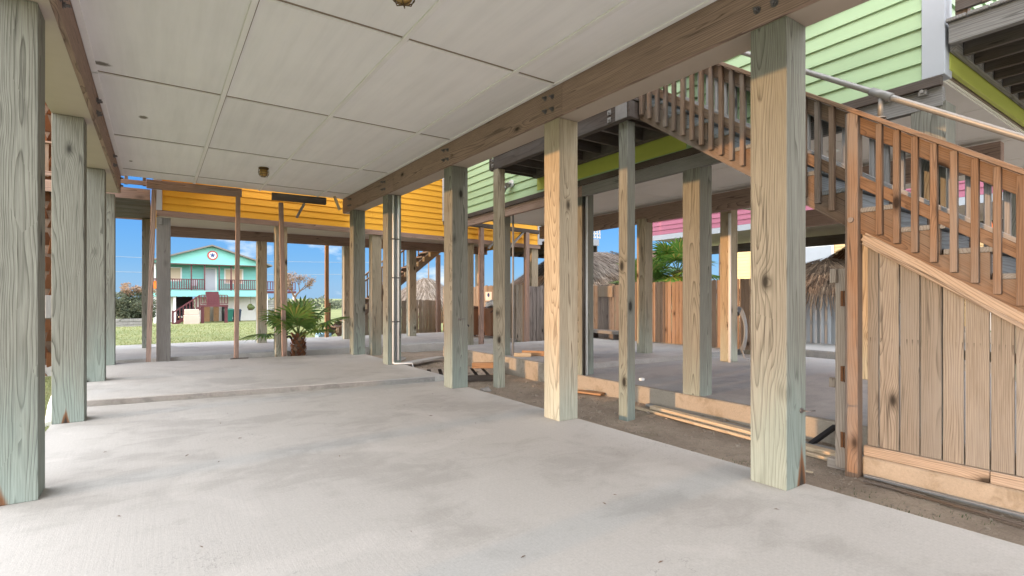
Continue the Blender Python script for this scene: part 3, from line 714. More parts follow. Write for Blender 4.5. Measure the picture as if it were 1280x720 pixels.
# ================================================================== TIMBER STAIR BESIDE THE GREEN HOUSE
st = thing('timber_staircase', 'brown timber staircase with landing, balusters and a galvanised pipe handrail along the green house', 'staircase', (5.1, 2, -.1))
SX0, SX1 = 4.76, 5.50; SL = .68
def sb(y): return 1.915 + SL * (y - 1.90)             # underside of the stringer
YT, YL = 4.24, -1.02
al = math.atan(SL); ca_, sa_ = math.cos(al), math.sin(al)
NOSE0, RUN = 1.33 + .2794 * 11, .2794
treads = [(NOSE0 - k * RUN, sb(NOSE0 - k * RUN) + .35) for k in range(40)]
treads = [q for q in treads if q[0] < YT + .02 and q[1] > .05]
for x in (SX0 + .02, SX1 - .02):
    pts = [(YL, sb(YL)), (YT + .1, sb(YT + .1)), (YT + .1, treads[0][1])]
    for (yn, zn) in treads:
        pts += [(yn + RUN + .028, zn), (yn + .028, zn)]
    pts = [q for q in pts if q[0] >= YL - .3]
    loc = [((yy - YL) * ca_ + (zz - sb(YL)) * sa_, -(yy - YL) * sa_ + (zz - sb(YL)) * ca_) for yy, zz in pts]
    m = MB(); m.extrude([(-.021, v, u) for u, v in loc], (.042, 0, 0))
    o = m.build('stringer', M['stair'], None, origin=(0, 0, 0))
    Mx = Matrix(((-1, 0, 0), (0, -sa_, ca_), (0, ca_, sa_))).to_4x4(); Mx.translation = (x, YL, sb(YL)); o.matrix_basis = Mx; attach(o, st)
for (yn, zn) in treads:
    board('tread', (SX0 - .006, yn + .14, zn + .021), (SX1 + .006, yn + .14, zn + .021), .29, .038, M['tread'], st)
    board('riser', (SX0 + .045, yn + .045, zn - .075), (SX1 - .045, yn + .045, zn - .075), .022, .135, M['tread'], st)
def rt(y): return 2.905 + .695 * (y - 1.89)          # top of the sloping rail
for x, ln in ((SX0 - .005, 1), (SX1 + .005, 0)):
    bx = x - .022 if ln else x + .022; s_ = -1 if ln else 1
    board('top_rail', (x, YL, rt(YL) - .016), (x, YT + .02, rt(YT + .02) - .016), .135, .034, M['stair'], st)
    board('upper_rail', (x + s_ * -.015, YL, rt(YL) - .115), (x + s_ * -.015, YT + .02, rt(YT + .02) - .115), .038, .115, M['stair' if ln else 'greywood'], st)
    board('lower_rail', (x + s_ * -.015, YL, sb(YL) + .42), (x + s_ * -.015, YT, sb(YT) + .42), .038, .085, M['stair' if ln else 'greywood'], st)
    y = YT - .06; i = 0
    while y > YL:
        if abs(y - 1.925) > .075 or not ln:
            board('baluster', (bx, y, sb(y) + (.07 if ln else .18)), (bx, y, rt(y) - .045), .042, .042, M['stair' if ln else 'greywood'], st, up=(0, 1, 0), bev=.003)
        y -= .1165
board('newel_post', (SX0 - .012, 1.925, -.12), (SX0 - .012, 1.925, rt(1.925) - .035), .095, .095, M['stair'], st, up=(0, 1, 0))
m = MB(); m.tube([(SX0 - .06, 1.925, 2.01), (SX0 - .075, 1.925, 2.01)], .022, 10); m.build('bolt', M['steel'], st)
# landing
board('landing_beam', (4.62, 4.22, 3.60), (4.62, 7.30, 3.575), .085, .20, M['dark'], st)
board('landing_beam', (5.50, 4.22, 3.60), (5.50, 7.30, 3.575), .085, .20, M['dark'], st)
y = 4.42
while y < 7.3:
    board('joist', (4.665, y, 3.60), (5.455, y, 3.60), .042, .17, M['dark'], st); y += .40
board('rim_joist', (4.58, 7.32, 3.60), (5.58, 7.32, 3.60), .04, .20, M['dark'], st); board('rim_joist', (4.66, 4.25, 3.60), (5.46, 4.25, 3.60), .04, .20, M['dark'], st)
y = 4.28
while y < 7.34:
    board('plank', (4.56, y, 3.725), (5.59, y, 3.725), .135, .03, M['dark'], st); y += .141
board('support_post', (4.715, 4.395, -.12), (4.715, 4.395, 3.50), .142, .142, M['post'], st, up=(0, 1, 0), bev=.006)
board('support_post', (4.647, 7.137, -.12), (4.647, 7.137, 3.48), .142, .142, M['post_pale'], st, up=(0, 1, 0), bev=.006)
m = MB(); m.box(4.56, 4.575, 4.26, 4.44, 3.50, 3.70, .003); m.build('bracket', M['galv'], st)
for y in (4.55, 7.22):
    for z in (3.55, 3.64):
        m = MB(); m.box(4.568, 4.576, y - .03, y + .03, z - .03, z + .03); m.tube([(4.568, y, z), (4.55, y, z)], .012, 6); m.build('bolt_plate', M['galv'], st)
for y0, y1 in ((4.3, 7.3),):
    board('top_rail', (4.64, y0, 4.78), (4.64, y1, 4.78), .135, .034, M['stair'], st); board('lower_rail', (4.64, y0, 3.86), (4.64, y1, 3.86), .038, .085, M['stair'], st)
    y = y0 + .05
    while y < y1: board('baluster', (4.615, y, 3.82), (4.615, y, 4.76), .042, .042, M['stair'], st, up=(0, 1, 0)); y += .1165
# pipe handrail
def hr(y): return 2.995 + .675 * (y - 1.74)
hp = MB(); hp.tube([(SX0 - .01, YL, hr(YL)), (SX0 - .01, 1.74, hr(1.74)), (SX0 - .01, 4.2, hr(4.2)), (SX0 - .01, 4.4, hr(4.3))], .023, 14)
hpo = hp.build('handrail', M['galv'], st)
m = MB(); m.tube([(SX0 - .01, 1.66, hr(1.66)), (SX0 - .01, 1.80, hr(1.80))], .033, 14); m.tube([(SX0 - .01, 1.73, hr(1.73)), (SX0 - .01, 1.735, rt(1.735))], .019, 10); m.tube([(SX0 - .01, 1.735, rt(1.735) - .002), (SX0 - .01, 1.735, rt(1.735) + .01)], .042, 12)
m.build('bracket', M['galv'], hpo)

# boarding under the stair
bf = thing('board_fence', 'weathered vertical boarding with sloping top under the brown timber stair, on a tan concrete base', 'fence', (4.8, .5, -.1))
yb = 1.845
for i in range(22):
    wd = .132 + rnd.uniform(-.006, .008); y0 = yb - wd
    if y0 < -1.3: break
    zt1, zt0 = sb(yb) - .04, sb(y0) - .04
    if i == 0: wd = .085; y0 = yb - wd; zt0 = sb(y0) - .04
    m = MB(); x0 = .0 + rnd.uniform(0, .004); yc = (yb + y0) / 2
    zb_ = .17
    if zt0 > zb_ + .05:
        m.hexa([(-.010, -wd / 2 + .004, 0), (.010, -wd / 2 + .004, 0), (-.010, wd / 2 - .004, 0), (.010, wd / 2 - .004, 0),
                (-.010, -wd / 2 + .004, zt0 - zb_), (.010, -wd / 2 + .004, zt0 - zb_), (-.010, wd / 2 - .004, zt1 - zb_), (.010, wd / 2 - .004, zt1 - zb_)], .002)
        o = m.build('picket', M['stairboard'], None, origin=(0, 0, 0)); o.location = (4.80 + x0, yc, zb_); attach(o, bf)
    yb = y0
for off, zz, th in ((-.03, .005, .07), (-.045, -.045, .03)):
    board('cap_board', (4.80 + off, 1.86, sb(1.86) + zz - .02), (4.80 + off, -1.1, sb(-1.1) + zz - .02), .03, th, M['picket'], bf)
y = 1.86
for ln in (.78, 2.2):
    board('bottom_rail', (4.79, y, .125), (4.79, y - ln + .004, .125), .05, .085, M['picket'], bf); y -= ln
m = MB(); m.box(4.765, 4.93, -1.3, 1.87, -.2, .078, .012); m.build('concrete_base', M['kerb'], bf)
m = MB(); m.box(4.835, 4.85, -1.2, 1.84, .2, .29); m.box(4.835, 4.85, -1.2, 1.84, .92, .99); m.build('back_rail', M['picket'], bf)
# hinge post and gate frame left of the newel
gt = thing('gate_post', 'narrow upright board with rusty hinges just left of the brown stair newel', 'gate post', (4.83, 2.06, -.1))
board('upright', (4.84, 2.055, -.08), (4.84, 2.055, 1.62), .045, .085, M['picket'], gt, up=(0, 1, 0))
for z in (.10, .66, 1.30):
    m = MB(); m.box(4.806, 4.816, 2.03, 2.05, z, z + .13); m.tube([(4.805, 2.012, z), (4.805, 2.012, z + .13)], .010, 8); m.build('hinge', M['rust'], gt)
board('block', (4.80, 2.10, 1.50), (4.80, 2.10, 1.62), .04, .05, M['picket'], gt, up=(0, 1, 0)); board('block', (4.83, 2.12, .60), (4.83, 2.12, .68), .04, .05, M['picket'], gt, up=(0, 1, 0))
board('foot_block', (4.90, 1.99, -.08), (4.90, 2.18, -.08), .09, .10, M['picket'], gt)

# ================================================================== YELLOW HOUSE
yh = thing('yellow_house', 'orange yellow lap-sided house on posts across the far end of the carport', 'house', (5, 15, 0))
zY = lambda x: 3.195 - .0155 * x
siding('wall', (.02, 13.0), (9.98, 13.0), zY(0), zY(10), 6.6, .155, M['yellow'], yh, (0, -1))
siding('wall', (9.98, 13.0), (9.98, 16.6), 3.1, 3.1, 6.6, .155, M['yellow'], yh, (1, 0)); siding('wall', (.0, 16.6), (.0, 13.0), 3.2, 3.2, 6.6, .155, M['yellow'], yh, (-1, 0)); siding('wall', (9.98, 16.6), (0, 16.6), 3.2, 3.2, 6.6, .155, M['yellow'], yh, (0, 1))
m = MB(); m.box(.02, 9.96, 13.02, 16.58, 3.24, 6.6); m.build('wall_core', M['tan'], yh)
m = MB(); m.box(-.05, .10, 12.955, 13.0, 3.19, 6.6, .004); m.build('corner_trim', M['bluewhite'], yh); m = MB(); m.box(9.90, 10.06, 12.955, 13.0, 3.05, 6.6, .004); m.build('corner_trim', M['bluewhite'], yh)
for x0, x1 in ((0, 5.0), (5.0, 10.0)):
    board('sill_board', (x0 + .002, 12.985, zY(x0) - .065), (x1 - .002, 12.985, zY(x1) - .065), .045, .12, M['beam'], yh)
soffit_panels('soffit', .05, 9.95, 13.02, 16.5, 3.25, M['soffit'], yh)
board('beam', (.0, 16.2, 3.11), (5, 16.2, 3.11), .12, .27, M['beam'], yh); board('beam', (5, 16.2, 3.11), (10, 16.2, 3.09), .12, .27, M['beam'], yh)
for x in (.0, 2.29, 4.58, 7.35, 9.70): post(yh, x, 13.02, .25, -.15, 3.05, M['post_pale' if x else 'greywood'])
for x in (.05, 2.35, 4.78, 6.93, 9.6): post(yh, x, 16.1, .25,   .10, 2.975, M['post_pale'])
m = MB(); m.box(.04, .10, 13.0, 13.02, 2.9, 3.05); m.build('strap_plate', M['galv'], yh)
gable_roof(yh, 0, 10, 13, 16.6, 6.6, 1.4, M['roof'], 'x')
m = MB(); m.lathe([(.09, 3.248), (.09, 3.19), (.05, 3.16)], (6.1, 14.1, 0), 16); m.build('soffit_lamp', M['white'], yh)
# decks at either end
def side_deck(name, label, x0, x1, y0, y1, zb, mat, railmat, parent_loc):
    t = thing(name, label, 'deck', parent_loc)
    board('rim_beam', (x0, y0, zb + .11), (x1, y0, zb + .11), .05, .22, M[mat], t); board('rim_beam', (x0, y1, zb + .11), (x1, y1, zb + .11), .05, .22, M[mat], t)
    y = y0 + .12
    while y < y1 - .05:
        board('plank', (x0, y, zb + .04), (x1, y, zb + .04), .15, .035, M[railmat], t); y += .165
    return t
d1 = side_deck('side_deck', 'brown plank deck with a railing on top, joining the left end of the orange wall', -4.5, -.10, 13.0, 16.4, 3.38, 'beam', 'dark', (-2, 14, 3.3))
board('top_rail', (-4.5, 13.0, 4.30), (-.12, 13.0, 4.30), .12, .035, M['beam'], d1); board('lower_rail', (-4.5, 13.0, 3.72), (-.12, 13.0, 3.72), .04, .09, M['beam'], d1)
x = -4.4
while x < -.1: board('baluster', (x, 13.0, 3.66), (x, 13.0, 4.28), .06, .03, M['stair'], d1, up=(0, 1, 0)); x += .30
for x in (-.3, -2.4, -4.4): post(d1, x, 16.1, .18, -.15, 3.38, M['post'])
d2 = thing('side_deck', 'small deck with white lattice railing past the right end of the orange wall', 'deck', (11, 14, 3))
board('rim_beam', (10.08, 13.05, 3.28), (12.6, 13.05, 3.28), .05, .22, M['bluewhite'], d2); board('rim_beam', (10.08, 15.8, 3.05), (12.6, 15.8, 3.05), .05, .30, M['beam'], d2)
for x in (10.3, 10.9, 11.5, 12.1, 12.55): board('joist', (x, 13.08, 3.06), (x, 15.78, 3.06), .05, .20, M['dark'], d2)
m = MB(); m.box(10.08, 12.6, 13.1, 15.75, 3.17, 3.2); m.build('deck_floor', M['greywood'], d2)
m = MB(); z = 3.46
for k in range(22):
    x = 10.1 + k * .12
    m.box(x, x + .045, 13.03, 13.05, 3.42, 4.2)
for k in range(7): m.box(10.08, 12.7, 13.052, 13.07, 3.44 + k * .12, 3.485 + k * .12)
m.build('lattice', M['white'], d2)
for x in (12.4,): post(d2, x, 15.6, .18, -.1, 2.95, M['post'])
# timber prop under the right part of the yellow wall
pf = thing('timber_prop', 'header on two legs with slanted braces under the right end of the orange wall', 'timber frame', (8.5, 12.8, 0), 'timber header frames between the houses')
board('header', (7.15, 12.80, 3.47), (9.75, 12.74, 3.40), .10, .12, M['dark'], pf)
board('leg', (7.72, 12.80, -.12), (7.72, 12.80, 3.41), .12, .12, M['beam'], pf, up=(0, 1, 0)); board('leg', (9.30, 12.75, -.12), (9.30, 12.75, 3.36), .13, .13, M['beam'], pf, up=(0, 1, 0))
for a, b in (((7.95, 12.80, 2.80), (8.55, 12.80, 3.42)), ((8.55, 12.76, 2.75), (9.20, 12.76, 3.38))): board('brace', a, b, .05, .10, M['greywood'], pf, up=(0, 1, 0))
# back stair of the yellow house
ys_ = thing('back_staircase', 'orange brown timber back stair climbing to the right behind the yellow house', 'staircase', (6.5, 17.8, .1))
Y0, Y1 = 17.55, 18.45; sx0, sx1 = 4.95, 9.0; sl = .80
zs = lambda x: .0 + sl * (x - sx0)
for yy in (Y0, Y1):
    board('stringer', (sx0, yy, zs(sx0) + .16), (sx1, yy, zs(sx1) + .16), .05, .26, M['stair'], ys_)
    board('top_rail', (sx0 + .5, yy, zs(sx0 + .5) + 1.18), (sx1, yy, zs(sx1) + 1.18), .10, .05, M['stair'], ys_)
    x = sx0 + .55
    while x < sx1:
        if x < 6.6 or yy == Y1: board('baluster', (x, yy - .03, zs(x) + .25), (x, yy - .03, zs(x) + 1.15), .045, .04, M['stair'], ys_, up=(0, 1, 0))
        x += .20
x = sx0 + .12
while x < sx1:
    board('tread', (x, Y0 + .03, zs(x) + .30), (x, Y1 - .03, zs(x) + .30), .27, .045, M['stair'], ys_)
    b_ = MB(); b_.box(x - .12, x - .05, Y0 - .055, Y0 - .027, zs(x) + .12, zs(x) + .29); b_.build('cleat', M['newwood'], ys_)
    x += .24
board('newel_post', (5.62, Y0 - .06, .10), (5.62, Y0 - .06, 1.76), .12, .12, M['stair'], ys_, up=(0, 1, 0)); board('newel_post', (4.95, Y1, .10), (4.95, Y1, 1.2), .10, .10, M['stair'], ys_, up=(0, 1, 0))
board('support_post', (8.75, Y0 + .1, -.1), (8.75, Y0 + .1, 3.0), .14, .14, M['beam'], ys_, up=(0, 1, 0))
tag(board('timber_post', (4.56, 17.25, .10), (4.56, 17.25, 3.35), .11, .11, M['orangewood'], None, up=(0, 1, 0)), 'slim orange brown post at the patio edge, behind the small palm', 'post')
tb = MB(); tb.box(4.45, 4.9, 17.9, 18.3, -.15, .18, .04, 2); tag(tb.build('plastic_tub', M['bluep']), 'pale blue plastic tub on the grass behind the slim orange brown post', 'tub')

# ================================================================== FAR PLACES
# turquoise house
th = thing('turquoise_house', 'turquoise raised house with a round star sign in its gable and maroon porch railings', 'house', (4.2, 55, -.85))
m = MB(); m.box(-.25, 8.67, 56.6, 66, 1.6, 4.5); m.build('wall_core', M['tan'], th)
siding('wall', (-.25, 56.55), (8.67, 56.55), 2.07, 2.07, 4.5, .2, M['turq'], th, (0, -1))
siding('wall', (-.27, 66), (-.27, 55.0), 1.55, 1.55, 4.45, .2, M['turq'], th, (-1, 0)); siding('wall', (8.69, 56.6), (8.69, 66), 1.55, 1.55, 4.45, .2, M['turq'], th, (1, 0))
m = MB(); m.box(-.30, 8.72, 54.95, 55.04, 1.52, 2.04); m.build('porch_fascia', M['turq'], th)
m = MB(); m.box(-.28, 8.70, 55.04, 56.56, 1.92, 2.06); m.build('porch_floor', M['greywood'], th)
m = MB(); m.extrude([(-.25, 54.98, 4.42), (8.67, 54.98, 4.42), (8.67, 54.98, 4.62), (4.2, 54.98, 6.10), (-.25, 54.98, 4.62)], (0, .10, 0)); m.build('gable', M['turq'], th)
m = MB(); m.box(-.25, 8.67, 54.90, 54.975, 4.38, 4.46); m.build('gable_trim', M['maroon'], th)
gable_roof(th, -.25, 8.67, 55.1, 66, 4.62, 1.5, M['roof'], 'y', .62)
# round star sign
sg = MB(); sg.tube([(4.28, 54.97, 5.30), (4.28, 54.93, 5.30)], .42, 28); so = sg.build('star_sign', M['red'], th)
m = MB(); m.tube([(4.28, 54.93, 5.30), (4.28, 54.918, 5.30)], .31, 28); m.build('sign_disc', M['white'], so)
m = MB(); m.extrude([(4.28 + (.27 if k % 2 == 0 else .11) * math.sin(k * math.pi / 5), 54.915, 5.30 + (.27 if k % 2 == 0 else .11) * math.cos(k * math.pi / 5)) for k in range(10)], (0, -.02, 0)); m.build('star', M['navy'], so)
def pane_window(x0, x1, z0, z1, y, blind):
    m = MB()
    for a in ((x0, x0 + .12, z0, z1), (x1 - .12, x1, z0, z1), (x0 + .122, x1 - .122, z0, z0 + .1), (x0 + .122, x1 - .122, z1 - .1, z1)): m.box(a[0], a[1], y - .05, y, a[2], a[3])
    wo = m.build('window', M['white'], th); q = MB(); q.box(x0 + .122, x1 - .122, y - .02, y - .005, z0 + .1, z1 - .1); q.build('blind', M[blind], wo)
pane_window(.9, 1.95, 2.9, 4.2, 56.52, 'tanblind'); pane_window(5.36, 7.0, 2.75, 4.2, 56.52, 'tanblind')
m = MB(); m.box(3.68, 4.75, 56.44, 56.50, 2.07, 4.25); do = m.build('door', M['white'], th); m = MB(); m.box(3.82, 4.61, 56.41, 56.438, 2.1, 4.13); m.build('door_leaf', M['bluewhite'], do)
for x in (-.1, 2.62, 3.66, 4.82, 5.80, 8.5):
    m = MB(); m.box(x - .05, x + .05, 55.05, 55.15, 2.07, 4.4); m.build('porch_post', M['white' if x > 8 or x < 0 else 'maroon'], th)
def railing(parent, x0, x1, y, z0, z1, n, name='railing'):
    m = MB(); m.box(x0, x1, y - .04, y + .04, z1 - .08, z1); m.box(x0, x1, y - .03, y + .03, z0 + .08, z0 + .15)
    for k in range(n + 1):
        x = x0 + (x1 - x0) * k / n; m.box(x - .04, x + .04, y - .02, y + .02, z0 + .1, z1 - .05)
    return m.build(name, M['maroon'], parent)
railing(th, -.2, 3.62, 55.0, 2.07, 3.10, 22); railing(th, 4.86, 8.6, 55.0, 2.07, 3.10, 22)
m = MB(); m.box(8.72, 11.6, 55.2, 58.5, 1.85, 2.05); m.build('side_deck', M['maroon'], th); railing(th, 8.75, 11.5, 55.2, 2.05, 3.0, 12)
for x in (8.9, 11.4):
    m = MB(); m.box(x - .1, x + .1, 55.3, 55.5, -.9, 1.85); m.build('deck_support', M['white'], th)
# porch steps and landing
m = MB(); m.box(3.15, 5.25, 52.0, 53.6, .60, .76); m.build('stair_landing', M['maroon'], th)
railing(th, 3.2, 5.2, 52.0, .76, 1.66, 9)
m = MB()
for k in range(6): m.box(3.72, 4.75, 53.6 + k * .24, 53.86 + k * .24, .76 + k * .2, .96 + k * .2)
m.build('steps', M['maroon'], th)
for x in (3.3, 5.1):
    m = MB(); m.box(x - .12, x + .12, 52.1, 52.34, -.9, .6); m.build('landing_support', M['maroon'], th)
m = MB()
for k in range(8): m.box(3.15 - (k + 1) * .25, 3.15 - k * .25, 52.05, 53.0, .58 - k * .19 - .05, .58 - k * .19)
for yy in (52.0, 53.0):
    m.bar((3.15, yy, .5), (1.15, yy, -1.0), .06, .22); m.bar((3.15, yy, 1.62), (1.15, yy, .12), .08, .08)
    for k in range(9): x = 3.1 - k * .24; m.bar((x, yy, .45 - (3.15 - x) * .75), (x, yy, 1.6 - (3.15 - x) * .75), .05, .05)
m.bar((1.15, 52.0, -.9), (1.15, 52.0, .3), .14, .14); m.build('side_steps', M['maroon'], th)
# ground floor
m = MB()
for a in ((-.2, 1.3), (3.0, 3.6), (4.9, 8.6)):
    q = MB(); q.box(a[0], a[1], 57.0, 57.2, -.95, 1.5); q.build('ground_floor_wall', M['white'], th)
m.box(3.6, 4.9, 57.4, 57.5, -.95, 1.5); m.build('ground_floor_wall', M['white'], th)
m = MB(); m.box(1.3, 3.0, 60.9, 61, -.9, 1.5); m.box(5.2, 5.7, 56.8, 56.98, -.9, .6); m.build('garage_back', M['black'], th)
m = MB(); m.box(3.6, 4.2, 56.8, 56.95, -.9, .55); m.box(4.5, 4.95, 56.8, 56.95, -.9, .55); m.build('tan_panel', M['orangewood'], th)
for x in (-.1, 1.35, 8.4): 
    m = MB(); m.box(x - .1, x + .1, 55.2, 55.4, -.9, 1.52); m.build('house_post', M['white'], th)
m = MB()
for k in range(12): m.box(8.95, 9.9, 56.0, 56.04, -.8 + k * .17, -.67 + k * .17)
tag(m.build('slat_gate', M['greysid']), 'small grey slatted gate right of the turquoise house', 'gate')
def wheelie(x, y, z, mat, label, grp=None, lidm='black', s=1., lean=0, name='wheelie_bin'):
    t = thing(name, label, 'bin', (x, y, z), grp); h = 1.0 * s; w0, w1 = .22 * s, .29 * s
    m = MB(); m.hexa([(x - w0, y - w0, z + .06), (x + w0, y - w0, z + .06), (x - w0, y + w0, z + .06), (x + w0, y + w0, z + .06), (x - w1, y - w1, z + h * .9), (x + w1, y - w1, z + h * .9), (x - w1, y + w1, z + h * .9), (x + w1, y + w1, z + h * .9)], .025, 2); m.box(x - w1 - .02, x + w1 + .02, y - w1 - .02, y + w1 + .02, z + h * .86, z + h * .9, .008)
    m.build('body', M[mat], t)
    m = MB(); m.hexa([(x - w1 - .02, y - w1 - .03, z + h * .903), (x + w1 + .02, y - w1 - .03, z + h * .903), (x - w1 - .02, y + w1 + .03, z + h * .903), (x + w1 + .02, y + w1 + .03, z + h * .903), (x - w1 + .05, y - w1 + .05, z + h), (x + w1 - .05, y - w1 + .05, z + h), (x - w1 + .05, y + w1 - .02, z + h), (x + w1 - .05, y + w1 - .02, z + h)], .012)
    lo = m.build('lid', M[lidm], t)
    if lean: lo.rotation_euler = (0, lean, 0)
    for sx in (-1, 1):
        m = MB(); m.tube([(x + sx * (w0 + .02), y + w0, z + .12), (x + sx * (w0 + .06), y + w0, z + .12)], .12, 16); m.build('wheel', M['black'], t)
    m = MB(); m.tube([(x - w1, y + w1 + .04, z + h * .88), (x + w1, y + w1 + .04, z + h * .88)], .02, 8); m.build('handle', M['black'], t)
    return t
wheelie(5.55, 54.6, -.86, 'bingreen', 'dark green wheelie bin under the turquoise house beside the maroon porch steps', None, 'bingreen', 1.25)
wheelie(6.25, 54.8, -.86, 'binblue', 'navy wheelie bin under the turquoise house, right of the green one', None, 'binblue', 1.2)
hb = thing('hanging_basket', 'small dark flower basket hanging under the turquoise house right of the bins', 'hanging basket', (7.45, 55, .3))
m = MB(); m.lathe([(.02, .20), (.16, .24), (.24, .42)], (7.45, 55, 0), 12); m.build('basket', M['maroon'], hb)
m = MB(); m.blob((7.45, 55, .48), .30, 2, .5, seed=3); m.build('foliage', M['shrub'], hb)
m = MB(); m.tube([(7.45, 55, .5), (7.45, 55, 1.55)], .012, 6); m.build('chain', M['black'], hb)
# parked car in the garage of the turquoise house
car = thing('parked_car', 'dark car parked nose out in the open bay under the turquoise house', 'car', (2.15, 58.5, -.86))
cxx, cz = 2.15, -.86
m = MB(); m.extrude([(cxx - .88, y, cz + z) for y, z in ((56.6, .30), (56.6, .62), (56.75, .82), (57.7, .95), (58.4, 1.45), (60.2, 1.47), (60.8, 1.0), (61, .9), (61, .3))], (1.76, 0, 0)); bmesh.ops.bevel(m.bm, geom=list(m.bm.edges), offset=.05, segments=2, affect='EDGES'); m.build('body', M['carpaint'], car)
m = MB(); m.poly([(cxx - .70, 57.76, cz + 1.02), (cxx + .70, 57.76, cz + 1.02), (cxx + .62, 58.33, cz + 1.42), (cxx - .62, 58.33, cz + 1.42)]); m.build('windscreen', M['glassd'], car)
for sx in (-1, 1):
    m = MB(); m.box(cxx + sx * .68 - .15, cxx + sx * .68 + .15, 56.57, 56.62, cz + .60, cz + .72, .02); m.build('headlight', M['chrome'], car)
    for yy in (57.3, 60.2):
        m = MB(); m.tube([(cxx + sx * .72, yy, cz + .32), (cxx + sx * .9, yy, cz + .32)], .32, 20); wh = m.build('wheel', M['black'], car); m = MB(); m.tube([(cxx + sx * .9, yy, cz + .32), (cxx + sx * .912, yy, cz + .32)], .19, 14); m.build('rim', M['chrome'], wh)
m = MB(); m.box(cxx - .45, cxx + .45, 56.57, 56.61, cz + .42, cz + .56, .01); m.build('grille', M['chrome'], car); m = MB(); m.box(cxx - .26, cxx + .26, 56.54, 56.569, cz + .44, cz + .54); m.build('number_plate', M['white'], car)
# garden chairs on the porch and deck
def chair(x, y, z, mat, label, name='garden_chair', s=1.):
    t = thing(name, label, 'chair', (x, y, z))
    m = MB(); m.box(x - .26 * s, x + .26 * s, y - .25, y + .25, z + .40 * s, z + .45 * s, .01); m.build('seat', M[mat], t)
    m = MB(); m.box(x - .26 * s, x + .26 * s, y + .25, y + .30, z + .45 * s, z + 1.05 * s, .01); m.build('backrest', M[mat], t)
    for sx in (-1, 1):
        for yy in (y - .22, y + .22): q = MB(); q.box(x + sx * .22 * s - .025, x + sx * .22 * s + .025, yy - .025, yy + .025, z, z + .40 * s); q.build('leg', M[mat], t)
    return t
chair(2.9, 55.7, 2.06, 'bluewhite', 'pale garden chair behind the maroon porch railing, left of the white door'); chair(10.75, 55.9, 2.05, 'maroon', 'tall maroon chair on the side deck right of the turquoise house', 'deck_chair', 1.55)
m = MB(); m.box(1.9, 3.05, 51.3, 51.8, -.88, -.05, .03); m.box(1.95, 3.0, 51.35, 51.75, -.05, .42, .03); tag(m.build('storage_box', M['tan']), 'tan storage box on the lawn in front of the maroon side steps', 'storage box')
fg = MB(); fg.poly([(-.35, 54.9, 2.15), (.15, 54.88, 2.2), (.10, 54.9, 2.75), (-.1, 54.88, 2.9), (-.35, 54.9, 2.6)]); tag(fg.build('towel', M['orange']), 'orange towel hung on the left end of the maroon porch railing', 'towel')
# timber planter wall and shrub at far left
m = MB()
for k in range(3): m.box(-2.9, -.35, 47.0, 47.25, -.85 + k * .24, -.63 + k * .24, .02)
m.box(-2.9, -2.7, 47.25, 48.6, -.85, -.15, .02); m.box(-.55, -.35, 47.25, 48.6, -.85, -.15, .02); tag(m.build('timber_planter', M['greywood']), 'low grey sleeper planter at the far end of the lawn, left', 'planter')
# power lines far behind
pl = thing('power_line', 'two thin power lines crossing the sky left of the turquoise house', 'power line', (-10, 95, 0))
for x in (-45, 45): 
    m = MB(); m.tube([(x, 95, -1), (x, 95, 12)], [.16, .12], 8); m.build('pole', M['bark'], pl)
for z in (8.6, 6.4):
    m = MB(); m.tube([(-45 + k * 4.5, 95, z - 1.2 * (1 - ((k - 10) / 10) ** 2) + (.8 if k < 0 else 0)) for k in range(21)], .026, 5); m.build('cable', M['pvcgrey'], pl)
# pink house, cream house
ph = thing('pink_house', 'pink lap-sided house on posts seen in strips beyond the green house', 'house', (20, 5, 0))
siding('wall', (16, -6), (16, 14.2), 3.80, 3.80, 7.0, .17, M['pink'], ph, (-1, 0)); siding('wall', (16, 14.2), (24, 14.2), 3.8, 3.8, 7.0, .17, M['pink'], ph, (0, 1)); siding('wall', (24, -6), (16, -6), 3.8, 3.8, 7, .17, M['pink'], ph, (0, -1))
m = MB(); m.box(16.03, 24, -5.97, 14.17, 3.9, 7); m.build('wall_core', M['tan'], ph)
m = MB(); m.box(15.95, 16.02, -6, 14.25, 3.60, 3.79); m.build('trim', M['bluewhite'], ph)
soffit_panels('soffit', 16.05, 24, -5.9, 14.1, 3.70, M['soffit'], ph, 2.44, 2.44)
board('beam', (19.5, -6, 3.40), (19.5, 14, 3.40), .14, .34, M['dark'], ph)
for x in (16.25, 19.45): 
    for y in (13.6, 10.6, -2.5, 1.0): post(ph, x, y, .25, -.1, 3.25, M['beam'])
gable_roof(ph, 16, 24, -6, 14.2, 7, 1.9, M['roof'])
chs = thing('cream_house', 'cream house with white shuttered windows and warm light in its wall colour, past the thatched hut', 'house', (34, 14, 0))
siding('wall', (30, 7), (30, 19.0), .1, .1, 6.6, .2, M['cream'], chs, (-1, 0)); siding('wall', (30, 19.0), (38, 19.0), .1, .1, 6.6, .2, M['cream'], chs, (0, 1)); m = MB(); m.box(30.03, 38, 7.02, 18.97, -.1, 6.5); m.build('wall_core', M['tan'], chs)
for y0 in (8.2, 10.6, 13.1, 15.6): 
    m = MB(); m.box(29.93, 29.975, y0, y0 + 1.7, 2.7, 4.3, .01); wo = m.build('window', M['white'], chs); q = MB(); q.box(29.918, 29.928, y0 + .12, y0 + 1.58, 2.82, 4.18); q.build('shutter', M['bluewhite'], wo)
gable_roof(chs, 30, 38, 7, 19, 6.5, 1.8, M['roof'])

